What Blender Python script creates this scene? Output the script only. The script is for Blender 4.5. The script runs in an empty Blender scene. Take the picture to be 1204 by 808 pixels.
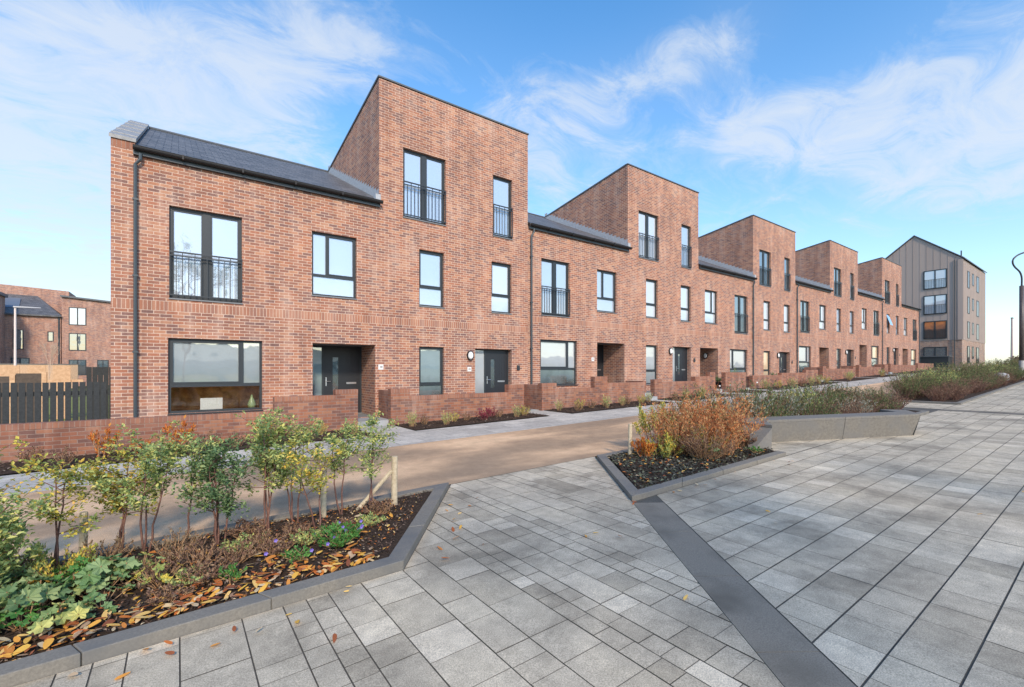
import bpy, math, random
from mathutils import Vector, Matrix
R = math.radians
random.seed(7)
sc = bpy.context.scene
COL = sc.collection

# ------------------------------------------------------------------ ground height along the street
def gz(u, v=0):
    if u < -20: return -.4
    if u < 0: return .02*u
    if u < 20: return .022*u
    if u < 70: return .44+.03*(u-20)
    return 1.94+.45*(1-math.exp(-(u-70)*.03/.45))

# ------------------------------------------------------------------ node helpers
class NT:
    def __init__(s, name, world=False):
        if world:
            s.m = bpy.data.worlds.new(name)
        else:
            s.m = bpy.data.materials.new(name)
        s.m.use_nodes = True
        s.t = s.m.node_tree
        s.t.nodes.clear()
    def n(s, typ, **kw):
        nd = s.t.nodes.new(typ)
        for k, v in kw.items():
            if k == 'ins':
                for a, b in v.items():
                    s.set(nd, a, b)
            else:
                setattr(nd, k, v)
        return nd
    def set(s, nd, a, b):
        i = nd.inputs[a]
        if isinstance(b, bpy.types.NodeSocket): s.t.links.new(b, i)
        else: i.default_value = b
    def math(s, op, a, b=0., c=0., clamp=False):
        nd = s.t.nodes.new('ShaderNodeMath'); nd.operation = op; nd.use_clamp = clamp
        s.set(nd, 0, a); s.set(nd, 1, b)
        if op in ('MULTIPLY_ADD', 'COMPARE', 'SMOOTH_MIN'): s.set(nd, 2, c)
        return nd.outputs[0]
    def mix(s, f, a, b, blend='MIX'):
        nd = s.t.nodes.new('ShaderNodeMix'); nd.data_type = 'RGBA'; nd.blend_type = blend
        s.set(nd, 0, f); s.set(nd, 6, a); s.set(nd, 7, b)
        return nd.outputs[2]
    def mixf(s, f, a, b):
        nd = s.t.nodes.new('ShaderNodeMix'); nd.data_type = 'FLOAT'
        s.set(nd, 0, f); s.set(nd, 2, a); s.set(nd, 3, b)
        return nd.outputs[0]
    def noise(s, vec, scale, detail=4, rough=.55, dist=0.):
        nd = s.n('ShaderNodeTexNoise')
        if vec is not None: s.set(nd, 'Vector', vec)
        nd.inputs['Scale'].default_value = scale; nd.inputs['Detail'].default_value = detail
        nd.inputs['Roughness'].default_value = rough; nd.inputs['Distortion'].default_value = dist
        return nd
    def ramp(s, f, stops, interp='LINEAR'):
        nd = s.n('ShaderNodeValToRGB'); cr = nd.color_ramp; cr.interpolation = interp
        while len(cr.elements) < len(stops): cr.elements.new(.5)
        for e, (p, c) in zip(cr.elements, stops):
            e.position = p; e.color = (*c, 1) if len(c) == 3 else c
        s.set(nd, 0, f)
        return nd.outputs[0]
    def bump(s, h, strength=.3, dist=.01):
        nd = s.n('ShaderNodeBump'); s.set(nd, 'Height', h)
        nd.inputs['Strength'].default_value = strength; nd.inputs['Distance'].default_value = dist
        return nd.outputs[0]
    def out(s, color, rough=.8, normal=None, spec=.5, metal=0., extra=None):
        p = s.n('ShaderNodeBsdfPrincipled')
        s.set(p, 'Base Color', color if not isinstance(color, tuple) else (*color, 1))
        s.set(p, 'Roughness', rough); s.set(p, 'Specular IOR Level', spec); s.set(p, 'Metallic', metal)
        if normal is not None: s.set(p, 'Normal', normal)
        if extra:
            for k, v in extra.items(): s.set(p, k, v)
        o = s.n('ShaderNodeOutputMaterial'); s.t.links.new(p.outputs[0], o.inputs[0])
        s.p = p; s.o = o
        return s.m
    def obj(s):
        return s.n('ShaderNodeTexCoord').outputs['Object']
    def pos(s):
        return s.n('ShaderNodeNewGeometry').outputs['Position']

def c3(*a): return tuple(a)

# ------------------------------------------------------------------ materials
BRICKS = [(.0, (.430, .190, .118)), (.14, (.300, .150, .115)), (.30, (.500, .260, .160)), (.42, (.200, .125, .130)),
          (.54, (.400, .225, .170)), (.66, (.270, .125, .095)), (.76, (.540, .315, .205)), (.87, (.400, .165, .095)), (.94, (.160, .105, .115))]
def brick_mat(name, band=None, rowlock=False, tint=(1, 1, 1), mortar=(.56, .475, .42), fade=0.):
    N = NT(name)
    tc = N.n('ShaderNodeTexCoord')
    sep = N.n('ShaderNodeSeparateXYZ'); N.set(sep, 0, tc.outputs['Object'])
    sn = N.n('ShaderNodeSeparateXYZ'); N.set(sn, 0, tc.outputs['Normal'])
    mx = N.math('GREATER_THAN', N.math('ABSOLUTE', sn.outputs[0]), .6)
    mz = N.math('GREATER_THAN', N.math('ABSOLUTE', sn.outputs[2]), .6)
    s = N.mixf(mx, sep.outputs[0], N.math('ADD', sep.outputs[1], .1125))
    t = N.mixf(mz, sep.outputs[2], sep.outputs[1])
    s = N.math('ADD', s, 50.)
    t = N.math('ADD', t, 30.)
    v1 = N.math('DIVIDE', t, .075)
    row = N.math('FLOOR', v1)
    st = N.math('MULTIPLY', N.math('MODULO', row, 2.), .5)
    u1 = N.math('ADD', N.math('DIVIDE', s, .225), st)
    if band is not None or rowlock:
        u2 = N.math('DIVIDE', s, .075)
        if rowlock:
            m = 1.
            v2 = N.math('DIVIDE', t, 5.)
        else:
            z = sep.outputs[2]
            m = N.math('MULTIPLY', N.math('GREATER_THAN', z, band), N.math('LESS_THAN', z, band+.225))
            v2 = N.math('ADD', N.math('DIVIDE', N.math('SUBTRACT', z, band), .225), 900.)
        U = N.mixf(m, u1, u2); V = N.mixf(m, v1, v2)
        jx = N.mixf(m, .034, .08); jy = N.mixf(m, .095, .001 if rowlock else .03)
    else:
        U, V, jx, jy = u1, v1, .034, .095
    fu = N.math('FRACT', U); fv = N.math('FRACT', V)
    ex = N.math('MINIMUM', fu, N.math('SUBTRACT', 1., fu)); ey = N.math('MINIMUM', fv, N.math('SUBTRACT', 1., fv))
    nx = N.noise(tc.outputs['Object'], 60, 2)
    wob = N.math('MULTIPLY_ADD', nx.outputs[0], .6, .7)
    ax = N.math('DIVIDE', ex, N.math('MULTIPLY', jx, wob)); ay = N.math('DIVIDE', ey, N.math('MULTIPLY', jy, wob))
    e = N.math('MINIMUM', ax, ay)
    mask = N.math('SUBTRACT', N.math('MULTIPLY', e, 3.), 2., clamp=True)
    cv = N.n('ShaderNodeCombineXYZ'); N.set(cv, 0, N.math('FLOOR', U)); N.set(cv, 1, N.math('FLOOR', V))
    wn = N.n('ShaderNodeTexWhiteNoise', noise_dimensions='2D'); N.set(wn, 'Vector', cv.outputs[0])
    col = N.mix(.20, N.ramp(wn.outputs['Value'], BRICKS, 'CONSTANT'), (.30, .160, .115, 1))
    col = N.mix(1., col, (.80, .79, .80, 1), 'MULTIPLY')
    if band is not None or rowlock: col = N.mix(N.math('MULTIPLY', m, .45), col, (.40, .21, .14, 1))
    fine = N.noise(tc.outputs['Object'], 35, 5, .65)
    big = N.noise(tc.outputs['Object'], .55, 3, .5)
    col = N.mix(N.math('MULTIPLY', fine.outputs[0], .42), col, (.36, .26, .22, 1))
    col = N.mix(1., col, N.ramp(big.outputs[0], [(.3, (.86, .86, .9)), (.7, (1.12, 1.04, .98))]), 'MULTIPLY')
    mor = N.mix(1., (*mortar, 1), N.ramp(fine.outputs[0], [(.3, (.8, .8, .8)), (.7, (1.1, 1.1, 1.1))]), 'MULTIPLY')
    col = N.mix(mask, mor, col)
    mw = N.n('ShaderNodeMapping'); N.set(mw, 0, tc.outputs['Object']); mw.inputs['Scale'].default_value = (1.6, 1.6, .35)
    wea = N.noise(mw.outputs[0], 1.5, 5, .65, .3)
    col = N.mix(N.ramp(wea.outputs[0], [(.52, (0, 0, 0)), (.74, (.36, .36, .36))]), col, (.62, .52, .46, 1))
    col = N.mix(1., col, N.ramp(wea.outputs[0], [(.25, (.68, .67, .69)), (.48, (1, 1, 1))]), 'MULTIPLY')
    col = N.mix(1., col, (*tint, 1), 'MULTIPLY')
    h = N.math('ADD', N.math('MULTIPLY', mask, .8), N.math('MULTIPLY', fine.outputs[0], .5))
    return N.out(col, .85, N.bump(h, .55, .006), .25)

def noisy(name, c1, c2, scale=8, rough=.8, bump=.2, bdist=.005, spec=.4, metal=0., detail=5, c3_=None, s2=1.2, coord='obj'):
    N = NT(name)
    v = N.obj() if coord == 'obj' else N.pos()
    a = N.noise(v, scale, detail, .65); b = N.noise(v, s2, 3)
    col = N.mix(N.ramp(a.outputs[0], [(.3, (0, 0, 0)), (.7, (1, 1, 1))]), (*c1, 1), (*c2, 1))
    if c3_: col = N.mix(N.ramp(b.outputs[0], [(.45, (0, 0, 0)), (.7, (1, 1, 1))]), col, (*c3_, 1))
    return N.out(col, rough, N.bump(a.outputs[0], bump, bdist), spec, metal)

def island_mat(name, stops, rough=.8, grain=True, transl=0., spec=.3, joint=None, stain_light=.0):
    """colour varies from one slab / leaf / chip to the next"""
    N = NT(name)
    g = N.n('ShaderNodeNewGeometry')
    col = N.ramp(g.outputs['Random Per Island'], stops)
    nrm = None
    if grain:
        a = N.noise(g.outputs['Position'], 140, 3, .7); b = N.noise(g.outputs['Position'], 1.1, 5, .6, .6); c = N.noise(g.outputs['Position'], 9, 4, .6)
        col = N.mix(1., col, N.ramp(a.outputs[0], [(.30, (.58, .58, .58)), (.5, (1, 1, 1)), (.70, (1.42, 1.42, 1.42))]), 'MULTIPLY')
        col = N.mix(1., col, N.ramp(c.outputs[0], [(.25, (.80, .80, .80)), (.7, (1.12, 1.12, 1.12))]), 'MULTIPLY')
        if stain_light: col = N.mix(1., col, N.ramp(b.outputs[0], [(.34, (1-stain_light,)*3), (.50, (.97, .97, .97)), (.68, (1.14, 1.13, 1.10))]), 'MULTIPLY')  # broad blotches: dirt and damp plus soft sun and shade painted into the colour
        nrm = N.bump(a.outputs[0], .25, .002)
    m = N.out(col, rough, nrm, spec)
    if transl:
        t = N.n('ShaderNodeBsdfTranslucent'); N.set(t, 0, col)
        x = N.n('ShaderNodeMixShader'); x.inputs[0].default_value = transl
        N.t.links.new(N.p.outputs[0], x.inputs[1]); N.t.links.new(t.outputs[0], x.inputs[2]); N.t.links.new(x.outputs[0], N.o.inputs[0])
    return m

def flat(name, c, rough=.5, spec=.5, metal=0.):
    N = NT(name)
    a = N.noise(N.obj(), 30, 4)
    col = N.mix(1., (*c, 1), N.ramp(a.outputs[0], [(.3, (.9, .9, .9)), (.7, (1.08, 1.08, 1.08))]), 'MULTIPLY')
    return N.out(col, rough, None, spec, metal)

def pane_mat(name, top, bot, z0, z1, refl=.35, wavy=True):
    """blind, dim room or painted reflection as base colour, with a mirror-like glass face; colours run over the pane's height"""
    N = NT(name)
    g = N.n('ShaderNodeTexCoord')
    sep = N.n('ShaderNodeSeparateXYZ'); N.set(sep, 0, g.outputs['Object'])
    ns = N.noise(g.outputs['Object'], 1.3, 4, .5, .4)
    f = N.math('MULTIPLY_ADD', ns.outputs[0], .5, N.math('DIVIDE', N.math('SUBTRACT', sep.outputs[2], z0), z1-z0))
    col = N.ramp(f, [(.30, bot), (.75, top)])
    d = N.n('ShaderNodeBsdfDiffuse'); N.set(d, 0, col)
    gl = N.n('ShaderNodeBsdfGlossy'); gl.inputs['Roughness'].default_value = .02; gl.inputs['Color'].default_value = (.95, .97, 1, 1)
    if wavy:
        b = N.noise(g.outputs['Object'], 1.6, 1)
        N.set(gl, 'Normal', N.bump(b.outputs[0], .05, .1))
    fr = N.n('ShaderNodeFresnel'); fr.inputs[0].default_value = 1.5
    x = N.n('ShaderNodeMixShader'); N.set(x, 0, N.math('ADD', fr.outputs[0], refl, clamp=True))
    N.t.links.new(d.outputs[0], x.inputs[1]); N.t.links.new(gl.outputs[0], x.inputs[2])
    o = N.n('ShaderNodeOutputMaterial'); N.t.links.new(x.outputs[0], o.inputs[0])
    return N.m

def clear_mat(name):
    N = NT(name)
    d = N.n('ShaderNodeBsdfTransparent'); d.inputs[0].default_value = (.9, .93, .93, 1)
    gl = N.n('ShaderNodeBsdfGlossy'); gl.inputs['Roughness'].default_value = .02
    fr = N.n('ShaderNodeFresnel'); fr.inputs[0].default_value = 1.5
    x = N.n('ShaderNodeMixShader'); N.set(x, 0, N.math('ADD', fr.outputs[0], .08, clamp=True))
    N.t.links.new(d.outputs[0], x.inputs[1]); N.t.links.new(gl.outputs[0], x.inputs[2])
    o = N.n('ShaderNodeOutputMaterial'); N.t.links.new(x.outputs[0], o.inputs[0])
    return N.m

def slate_mat():
    N = NT('slate')
    v = N.obj()
    br = N.n('ShaderNodeTexBrick'); N.set(br, 'Vector', v)
    br.inputs['Scale'].default_value = 1.; br.inputs['Brick Width'].default_value = .3; br.inputs['Row Height'].default_value = .22
    br.inputs['Mortar Size'].default_value = .008; br.inputs['Color1'].default_value = (.085, .088, .092, 1); br.inputs['Color2'].default_value = (.15, .152, .158, 1)
    br.inputs['Mortar'].default_value = (.015, .015, .017, 1)
    a = N.noise(v, 12, 5)
    col = N.mix(1., br.outputs[0], N.ramp(a.outputs[0], [(.3, (.7, .7, .7)), (.7, (1.3, 1.3, 1.3))]), 'MULTIPLY')
    return N.out(col, .55, N.bump(br.outputs[1], -.5, .01), .5)

def cladding_mat():
    N = NT('metal_cladding')
    v = N.obj(); sep = N.n('ShaderNodeSeparateXYZ'); N.set(sep, 0, v)
    a = N.noise(v, .7, 3); b = N.noise(v, 9, 4)
    s = N.math('FLOOR', N.math('DIVIDE', N.math('ADD', N.math('ADD', sep.outputs[0], sep.outputs[1]), 60.), .62))
    wn = N.n('ShaderNodeTexWhiteNoise', noise_dimensions='1D'); N.set(wn, 'W', s)
    col = N.mix(wn.outputs['Value'], (.37, .30, .262, 1), (.41, .335, .292, 1))
    col = N.mix(N.math('MULTIPLY', a.outputs[0], .5), col, (.39, .32, .28, 1))
    return N.out(col, .6, None, .3, .0)

BR = brick_mat('facade_brick', band=3.0, tint=(1.16, 1.03, .92))
BRP = brick_mat('plain_brick', tint=(1.0, .92, .88))
BRG = brick_mat('garden_wall_brick', tint=(.90, .74, .64), mortar=(.33, .28, .26))
BRC = brick_mat('coping_brick', rowlock=True, tint=(.88, .74, .66), mortar=(.36, .3, .27))
BRF = brick_mat('distant_brick', tint=(1.15, 1.06, 1.0))
BRA = brick_mat('pale_brick', tint=(1.0, 1.12, 1.1))
FRAME = flat('anthracite_frame', (.028, .036, .042), .45)
DOORM = flat('anthracite_door', (.022, .025, .030), .4)
METAL = flat('dark_metal', (.03, .036, .042), .4)
PIPE = flat('rainwater_pipe', (.055, .07, .078), .4)
COPE = flat('coping_metal', (.10, .11, .12), .5)
LEAD = noisy('lead_flashing', (.34, .36, .38), (.50, .52, .54), 14, .6, .3)
SILL = flat('sill_metal', (.20, .21, .22), .5)
CHROME = flat('brushed_steel', (.7, .7, .7), .3, .5, .9)
WHITE = flat('white_plastic', (.78, .78, .76), .5)
BLACK = flat('black_rubber', (.012, .012, .013), .6)
SLATE = slate_mat()
CLAD = cladding_mat()
P_PALE = pane_mat('blind_pane', (.40, .49, .60), (.50, .55, .60), 3, 6, .25)
P_BLIND = pane_mat('white_blind_pane', (.56, .60, .64), (.54, .58, .62), 3, 6, .15)
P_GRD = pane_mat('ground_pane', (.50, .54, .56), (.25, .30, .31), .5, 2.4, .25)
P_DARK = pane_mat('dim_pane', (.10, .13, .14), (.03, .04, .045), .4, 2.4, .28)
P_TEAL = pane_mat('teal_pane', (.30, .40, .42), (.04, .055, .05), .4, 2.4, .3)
P_WARM = pane_mat('warm_reflection_pane', (.75, .56, .36), (.5, .42, .3), .4, 2.4, .15)  # warm reflected light painted into the pane colour
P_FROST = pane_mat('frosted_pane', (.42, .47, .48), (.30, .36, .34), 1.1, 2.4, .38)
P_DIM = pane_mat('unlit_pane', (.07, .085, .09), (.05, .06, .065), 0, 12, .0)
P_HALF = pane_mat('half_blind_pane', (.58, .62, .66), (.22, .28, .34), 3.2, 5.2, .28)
P_ORNG = pane_mat('sun_reflection_pane', (.85, .28, .08), (.12, .09, .08), 6, 9.2, .15)  # orange reflection of low sun painted into the pane colour
P_CLEAR = clear_mat('clear_glass')
CONC = noisy('weathered_concrete', (.15, .138, .118), (.23, .212, .182), 22, .85, .35, .004, .3, c3_=(.17, .165, .155), s2=2.2)
KERB = noisy('kerb_concrete', (.165, .152, .128), (.25, .23, .195), 70, .85, .3, .002, .3, c3_=(.15, .148, .14), s2=2.)
BANDM = noisy('channel_concrete', (.16, .14, .11), (.30, .268, .215), 130, .85, .3, .002, .3, c3_=(.13, .116, .092), s2=1.6, coord='pos')
JOINT = noisy('joint_sand', (.06, .055, .045), (.13, .12, .10), 80, .9, .2, coord='pos')
def buff():
    N = NT('buff_asphalt'); p = N.pos()
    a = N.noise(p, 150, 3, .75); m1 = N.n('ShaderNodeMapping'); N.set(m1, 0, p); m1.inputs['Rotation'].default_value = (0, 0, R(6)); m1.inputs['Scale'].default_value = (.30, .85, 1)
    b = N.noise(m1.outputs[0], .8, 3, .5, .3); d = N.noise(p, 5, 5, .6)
    col = N.ramp(b.outputs[0], [(.34, (.30, .22, .15)), (.46, (.40, .28, .18)), (.54, (.56, .38, .235)), (.63, (.72, .50, .31)), (.78, (.48, .34, .22))])  # golden streaks along the road are sun patches painted into the colour
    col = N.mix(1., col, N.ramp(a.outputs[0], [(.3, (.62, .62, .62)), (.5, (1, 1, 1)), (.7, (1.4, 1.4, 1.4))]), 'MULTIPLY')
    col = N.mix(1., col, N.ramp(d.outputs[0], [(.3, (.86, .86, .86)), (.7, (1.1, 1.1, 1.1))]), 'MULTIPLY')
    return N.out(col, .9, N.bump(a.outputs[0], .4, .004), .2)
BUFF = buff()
LSLAB = island_mat('pavement_slabs', [(0, (.41, .395, .355)), (1, (.53, .51, .455))], .75, stain_light=.15)
PSLAB = island_mat('plaza_slabs', [(0, (.40, .342, .252)), (.25, (.49, .422, .315)), (.6, (.56, .486, .366)), (.85, (.46, .397, .297)), (1, (.65, .565, .43))], .85, stain_light=.34)
SOIL = noisy('mulch_soil', (.022, .016, .012), (.085, .056, .038), 40, .95, .8, .02, .2, coord='pos')
TERR = noisy('grass_ground', (.05, .065, .022), (.10, .11, .04), 3, .95, .3, .02, .2, c3_=(.12, .10, .06), s2=.15, coord='pos')
TIMBER = noisy('stake_timber', (.42, .34, .22), (.62, .53, .38), 25, .8, .3)
BLKWOOD = noisy('black_stained_timber', (.014, .017, .019), (.035, .04, .042), 20, .6, .4)
BROWNW = noisy('brown_fence_timber', (.07, .055, .045), (.13, .10, .08), 12, .8, .3)
SUNLITW = noisy('sunlit_orange_timber', (.50, .30, .17), (.70, .48, .30), 12, .8, .3)  # low sunlight painted as orange into the fence and yard wall colour
STEM = noisy('shrub_bark', (.13, .06, .045), (.24, .13, .10), 40, .8, .3)
TWIG = noisy('pale_twig', (.30, .17, .09), (.45, .28, .15), 40, .8, .2)
L_GREEN = island_mat('green_leaves', [(0, (.15, .24, .09)), (.4, (.32, .42, .16)), (.75, (.52, .56, .20)), (1, (.78, .68, .20))], .55, False, .3)
L_YELL = island_mat('yellow_green_leaves', [(0, (.20, .29, .09)), (.4, (.42, .44, .12)), (.8, (.75, .60, .10)), (1, (.78, .45, .10))], .55, False, .3)
L_DARK = island_mat('deep_green_leaves', [(0, (.08, .15, .07)), (.6, (.17, .27, .11)), (1, (.35, .42, .18))], .5, False, .25)
L_HEDGE = island_mat('hedge_leaves', [(0, (.05, .08, .03)), (.5, (.12, .17, .06)), (.85, (.24, .27, .11)), (1, (.38, .28, .14))], .6, False, .25)
L_PALEH = island_mat('grey_green_leaves', [(0, (.13, .15, .10)), (.5, (.29, .31, .22)), (1, (.55, .53, .45))], .6, False, .25)
L_RUST = island_mat('rusty_leaves', [(0, (.20, .07, .04)), (.35, (.55, .19, .07)), (.65, (.78, .33, .12)), (.85, (.80, .50, .24)), (1, (.32, .33, .10))], .65, False, .3)
L_REDBR = island_mat('reddish_brown_twigs', [(0, (.09, .055, .045)), (.5, (.22, .12, .08)), (1, (.36, .24, .14))], .7, False, .2)
L_ORANGE = island_mat('orange_leaves', [(0, (.45, .10, .03)), (.5, (.62, .20, .04)), (1, (.7, .35, .07))], .55, False, .35)
L_CRIM = island_mat('crimson_leaves', [(0, (.16, .015, .03)), (1, (.35, .04, .09))], .55, False, .3)
L_TEAL = island_mat('lobed_leaves', [(0, (.11, .21, .07)), (.5, (.21, .34, .14)), (.85, (.33, .44, .20)), (1, (.45, .46, .12))], .5, False, .3)
L_HERB = island_mat('bright_herb_leaves', [(0, (.05, .17, .04)), (1, (.16, .36, .08))], .5, False, .3)
L_PURP = island_mat('purple_petals', [(0, (.14, .09, .48)), (1, (.36, .28, .72))], .6, False, .3)
L_FALL = island_mat('fallen_leaves', [(0, (.20, .07, .04)), (.25, (.55, .16, .04)), (.45, (.72, .30, .06)), (.65, (.85, .50, .08)), (.85, (.70, .55, .34)), (1, (.35, .17, .10))], .6, False, .15)
L_CHIP = island_mat('bark_chips', [(0, (.02, .014, .011)), (.5, (.07, .045, .034)), (.85, (.16, .10, .07)), (1, (.30, .24, .19))], .8, False, .0)
L_GREY = island_mat('dark_gravel', [(0, (.025, .025, .02)), (.6, (.07, .065, .05)), (.9, (.13, .15, .09)), (1, (.24, .22, .17))], .7, False, .0)
L_DRY = island_mat('dry_grass_blades', [(0, (.17, .11, .07)), (.6, (.30, .20, .12)), (1, (.42, .33, .2))], .8, False, .2)

# ------------------------------------------------------------------ mesh helpers
def link(o, parent=None):
    COL.objects.link(o)
    if parent is not None: o.parent = parent
    return o
class MB:
    def __init__(s): s.v = []; s.f = []
    def face(s, pts):
        b = len(s.v); s.v += [tuple(p) for p in pts]; s.f.append(tuple(range(b, b+len(pts))))
        return s
    def box(s, x0, x1, y0, y1, z0, z1):
        b = len(s.v)
        s.v += [(x, y, z) for z in (z0, z1) for y in (y0, y1) for x in (x0, x1)]
        s.f += [tuple(b+i for i in q) for q in ((0, 2, 3, 1), (4, 5, 7, 6), (0, 1, 5, 4), (2, 6, 7, 3), (0, 4, 6, 2), (1, 3, 7, 5))]
        return s
    def loft(s, bot, top):
        b = len(s.v); n = len(bot); s.v += [tuple(p) for p in bot]+[tuple(p) for p in top]
        s.f.append(tuple(b+i for i in range(n))[::-1]); s.f.append(tuple(b+n+i for i in range(n)))
        for i in range(n):
            j = (i+1) % n; s.f.append((b+i, b+j, b+n+j, b+n+i))
        return s
    def tube(s, pts, r, n=8, cap=True):
        pts = [Vector(p) for p in pts]; rs = r if isinstance(r, (list, tuple)) else [r]*len(pts)
        base = len(s.v)
        for i, p in enumerate(pts):
            d = (pts[min(i+1, len(pts)-1)]-pts[max(i-1, 0)]).normalized()
            a = Vector((0, 0, 1)) if abs(d.z) < .9 else Vector((1, 0, 0))
            x = d.cross(a).normalized(); y = d.cross(x)
            for k in range(n):
                t = 2*math.pi*k/n
                s.v.append(tuple(p+(x*math.cos(t)+y*math.sin(t))*rs[i]))
        for i in range(len(pts)-1):
            for k in range(n):
                k2 = (k+1) % n
                s.f.append((base+i*n+k, base+i*n+k2, base+(i+1)*n+k2, base+(i+1)*n+k))
        if cap:
            s.f.append(tuple(base+k for k in range(n))[::-1]); s.f.append(tuple(base+(len(pts)-1)*n+k for k in range(n)))
        return s
    def build(s, name, mat, parent=None, loc=None, smooth=False, bevel=0.):
        me = bpy.data.meshes.new(name); me.from_pydata(s.v, [], s.f)
        if smooth:
            for p in me.polygons: p.use_smooth = True
        me.validate(); me.update()
        me.materials.append(mat)
        o = bpy.data.objects.new(name, me)
        if loc: o.location = loc
        link(o, parent)
        if bevel:
            m = o.modifiers.new('bevel', 'BEVEL'); m.width = bevel; m.segments = 2; m.limit_method = 'ANGLE'
        return o
def tag(o, label=None, cat=None, group=None, kind=None):
    if label: o['label'] = label
    if cat: o['category'] = cat
    if group: o['group'] = group
    if kind: o['kind'] = kind
    return o
def thing(name, label, cat, loc=(0, 0, 0), rz=0, group=None):
    o = bpy.data.objects.new(name, None); o.empty_display_size = .2
    COL.objects.link(o); o.location = loc; o.rotation_euler = (0, 0, rz)
    return tag(o, label, cat, group)
def dup(root, loc, rz=0, scale=1., label=None, group=None):
    r = root.copy(); COL.objects.link(r); r.location = loc; r.rotation_euler = (0, 0, rz); r.scale = (scale,)*3
    if label: r['label'] = label
    if group: r['group'] = group
    for ch in list(root.children):
        c = ch.copy(); COL.objects.link(c); c.parent = r
        for g in ch.children:
            d = g.copy(); COL.objects.link(d); d.parent = c
    return r

def clip(poly, px, py, nx, ny):
    """keep the part of a 2D polygon on the side (p - P).n >= 0"""
    out = []; n = len(poly)
    for i in range(n):
        a, b = poly[i], poly[(i+1) % n]
        da = (a[0]-px)*nx+(a[1]-py)*ny; db = (b[0]-px)*nx+(b[1]-py)*ny
        if da >= 0: out.append(a)
        if (da >= 0) != (db >= 0):
            t = da/(da-db); out.append((a[0]+(b[0]-a[0])*t, a[1]+(b[1]-a[1])*t))
    return out
def area(p): return abs(sum(p[i][0]*p[(i+1) % len(p)][1]-p[(i+1) % len(p)][0]*p[i][1] for i in range(len(p))))/2
def ccw(p):
    a = sum(p[i][0]*p[(i+1) % len(p)][1]-p[(i+1) % len(p)][0]*p[i][1] for i in range(len(p)))
    return p if a > 0 else p[::-1]
def sheet(name, polys, dz, mat, kind='structure', step=2.5):
    m = MB()
    for poly in polys:
        poly = ccw(poly)
        u0 = min(p[0] for p in poly); u1 = max(p[0] for p in poly)
        cuts = [u0]
        k = math.floor(u0/step)*step+step
        while k < u1-1e-6: cuts.append(k); k += step
        cuts.append(u1)
        for a, b in zip(cuts, cuts[1:]):
            q = clip(clip(poly, a, 0, 1, 0), b, 0, -1, 0)
            if len(q) > 2 and area(q) > 1e-5: m.face([(x, y, gz(x)+dz) for x, y in q])
    o = m.build(name, mat)
    return tag(o, kind=kind)
def offset_line(pts, d):
    """parallel of an open polyline, to its left for d > 0, mitred"""
    out = []
    for i, p in enumerate(pts):
        p = Vector(p)
        ns = []
        if i > 0: t = (p-Vector(pts[i-1])).normalized(); ns.append(Vector((-t.y, t.x)))
        if i < len(pts)-1: t = (Vector(pts[i+1])-p).normalized(); ns.append(Vector((-t.y, t.x)))
        n = sum(ns, Vector((0, 0))).normalized()
        out.append(tuple(p+n*(d/max(.3, n.dot(ns[0])))))
    return out
def kerb(name, pts, w, h, label, mat=KERB, stone=.915):
    """a run of kerb stones; the line is its plaza-side edge, the body lies to the left"""
    inner = offset_line(pts, w); m = MB(); rnd = random.Random(3)
    for i in range(len(pts)-1):
        a, b = Vector(pts[i]), Vector(pts[i+1]); c, d = Vector(inner[i]), Vector(inner[i+1])
        L = (b-a).length; n = max(1, round(L/stone)); g = .003/L
        for k in range(n):
            t0 = k/n+(g if k else 0); t1 = (k+1)/n-(g if k < n-1 else 0)
            q = [a.lerp(b, t0), a.lerp(b, t1), c.lerp(d, t1), c.lerp(d, t0)]
            hh = h+rnd.uniform(-.002, .002)
            m.loft([(p.x, p.y, gz(p.x)-.05) for p in q], [(p.x, p.y, gz(p.x)+hh) for p in q])
    return tag(m.build(name, mat, bevel=.006), kind='structure')

# ------------------------------------------------------------------ SETTING: ground, plaza, road, pavement
m = MB()
us = [-1500, -300, -60, -20, -10, 0, 5, 10, 15, 20, 30, 40, 50, 60, 70, 80, 95, 110, 140, 200, 400, 2000]
vs = [-1500, -60, 0, 12, 60, 200, 1500]
for a, b in zip(us, us[1:]):
    for c, d in zip(vs, vs[1:]):
        m.face([(a, c, gz(a)-.035), (b, c, gz(b)-.035), (b, d, gz(b)-.035), (a, d, gz(a)-.035)])
tag(m.build('ground', TERR), kind='structure')

V1 = 3.48; VR = 5.56; DX, DY = .603, .798          # plaza-side kerb line, road edge, direction of the channel and planter chamfers
def linept(v, off=0.): return (4.31+off+(v-3.48)*DX/DY, v)
BW = .36/DY                                          # width of the channel measured along the street

sheet('plaza_base', [[(-14, -14), (70, -14), (70, V1), (-14, V1)], [(1.47, V1), (5.7, V1), (5.7, VR), (1.47, VR)],
                     [(7.9, V1), (13.6, V1), (13.6, 4.7), (7.9, 4.7)], [(17.2, V1), (21.3, V1), (21.3, VR), (17.2, VR)]], -.005, JOINT)
slabs = MB()
def slab(poly, g=.0035):
    if len(poly) < 3 or area(poly) < .0003: return
    poly = ccw(poly)
    cx = sum(p[0] for p in poly)/len(poly); cy = sum(p[1] for p in poly)/len(poly)
    z = random.uniform(-.0012, .0012)
    top = [(x, y, gz(x)+z) for x, y in poly]
    b = len(slabs.v); n = len(poly)
    slabs.v += top
    slabs.f.append(tuple(range(b, b+n)))
def rect(a, b, c, d, g, h=None):
    h = g if h is None else h
    return [(a+g, c+h), (b-g, c+h), (b-g, d-h), (a+g, d-h)]
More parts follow.
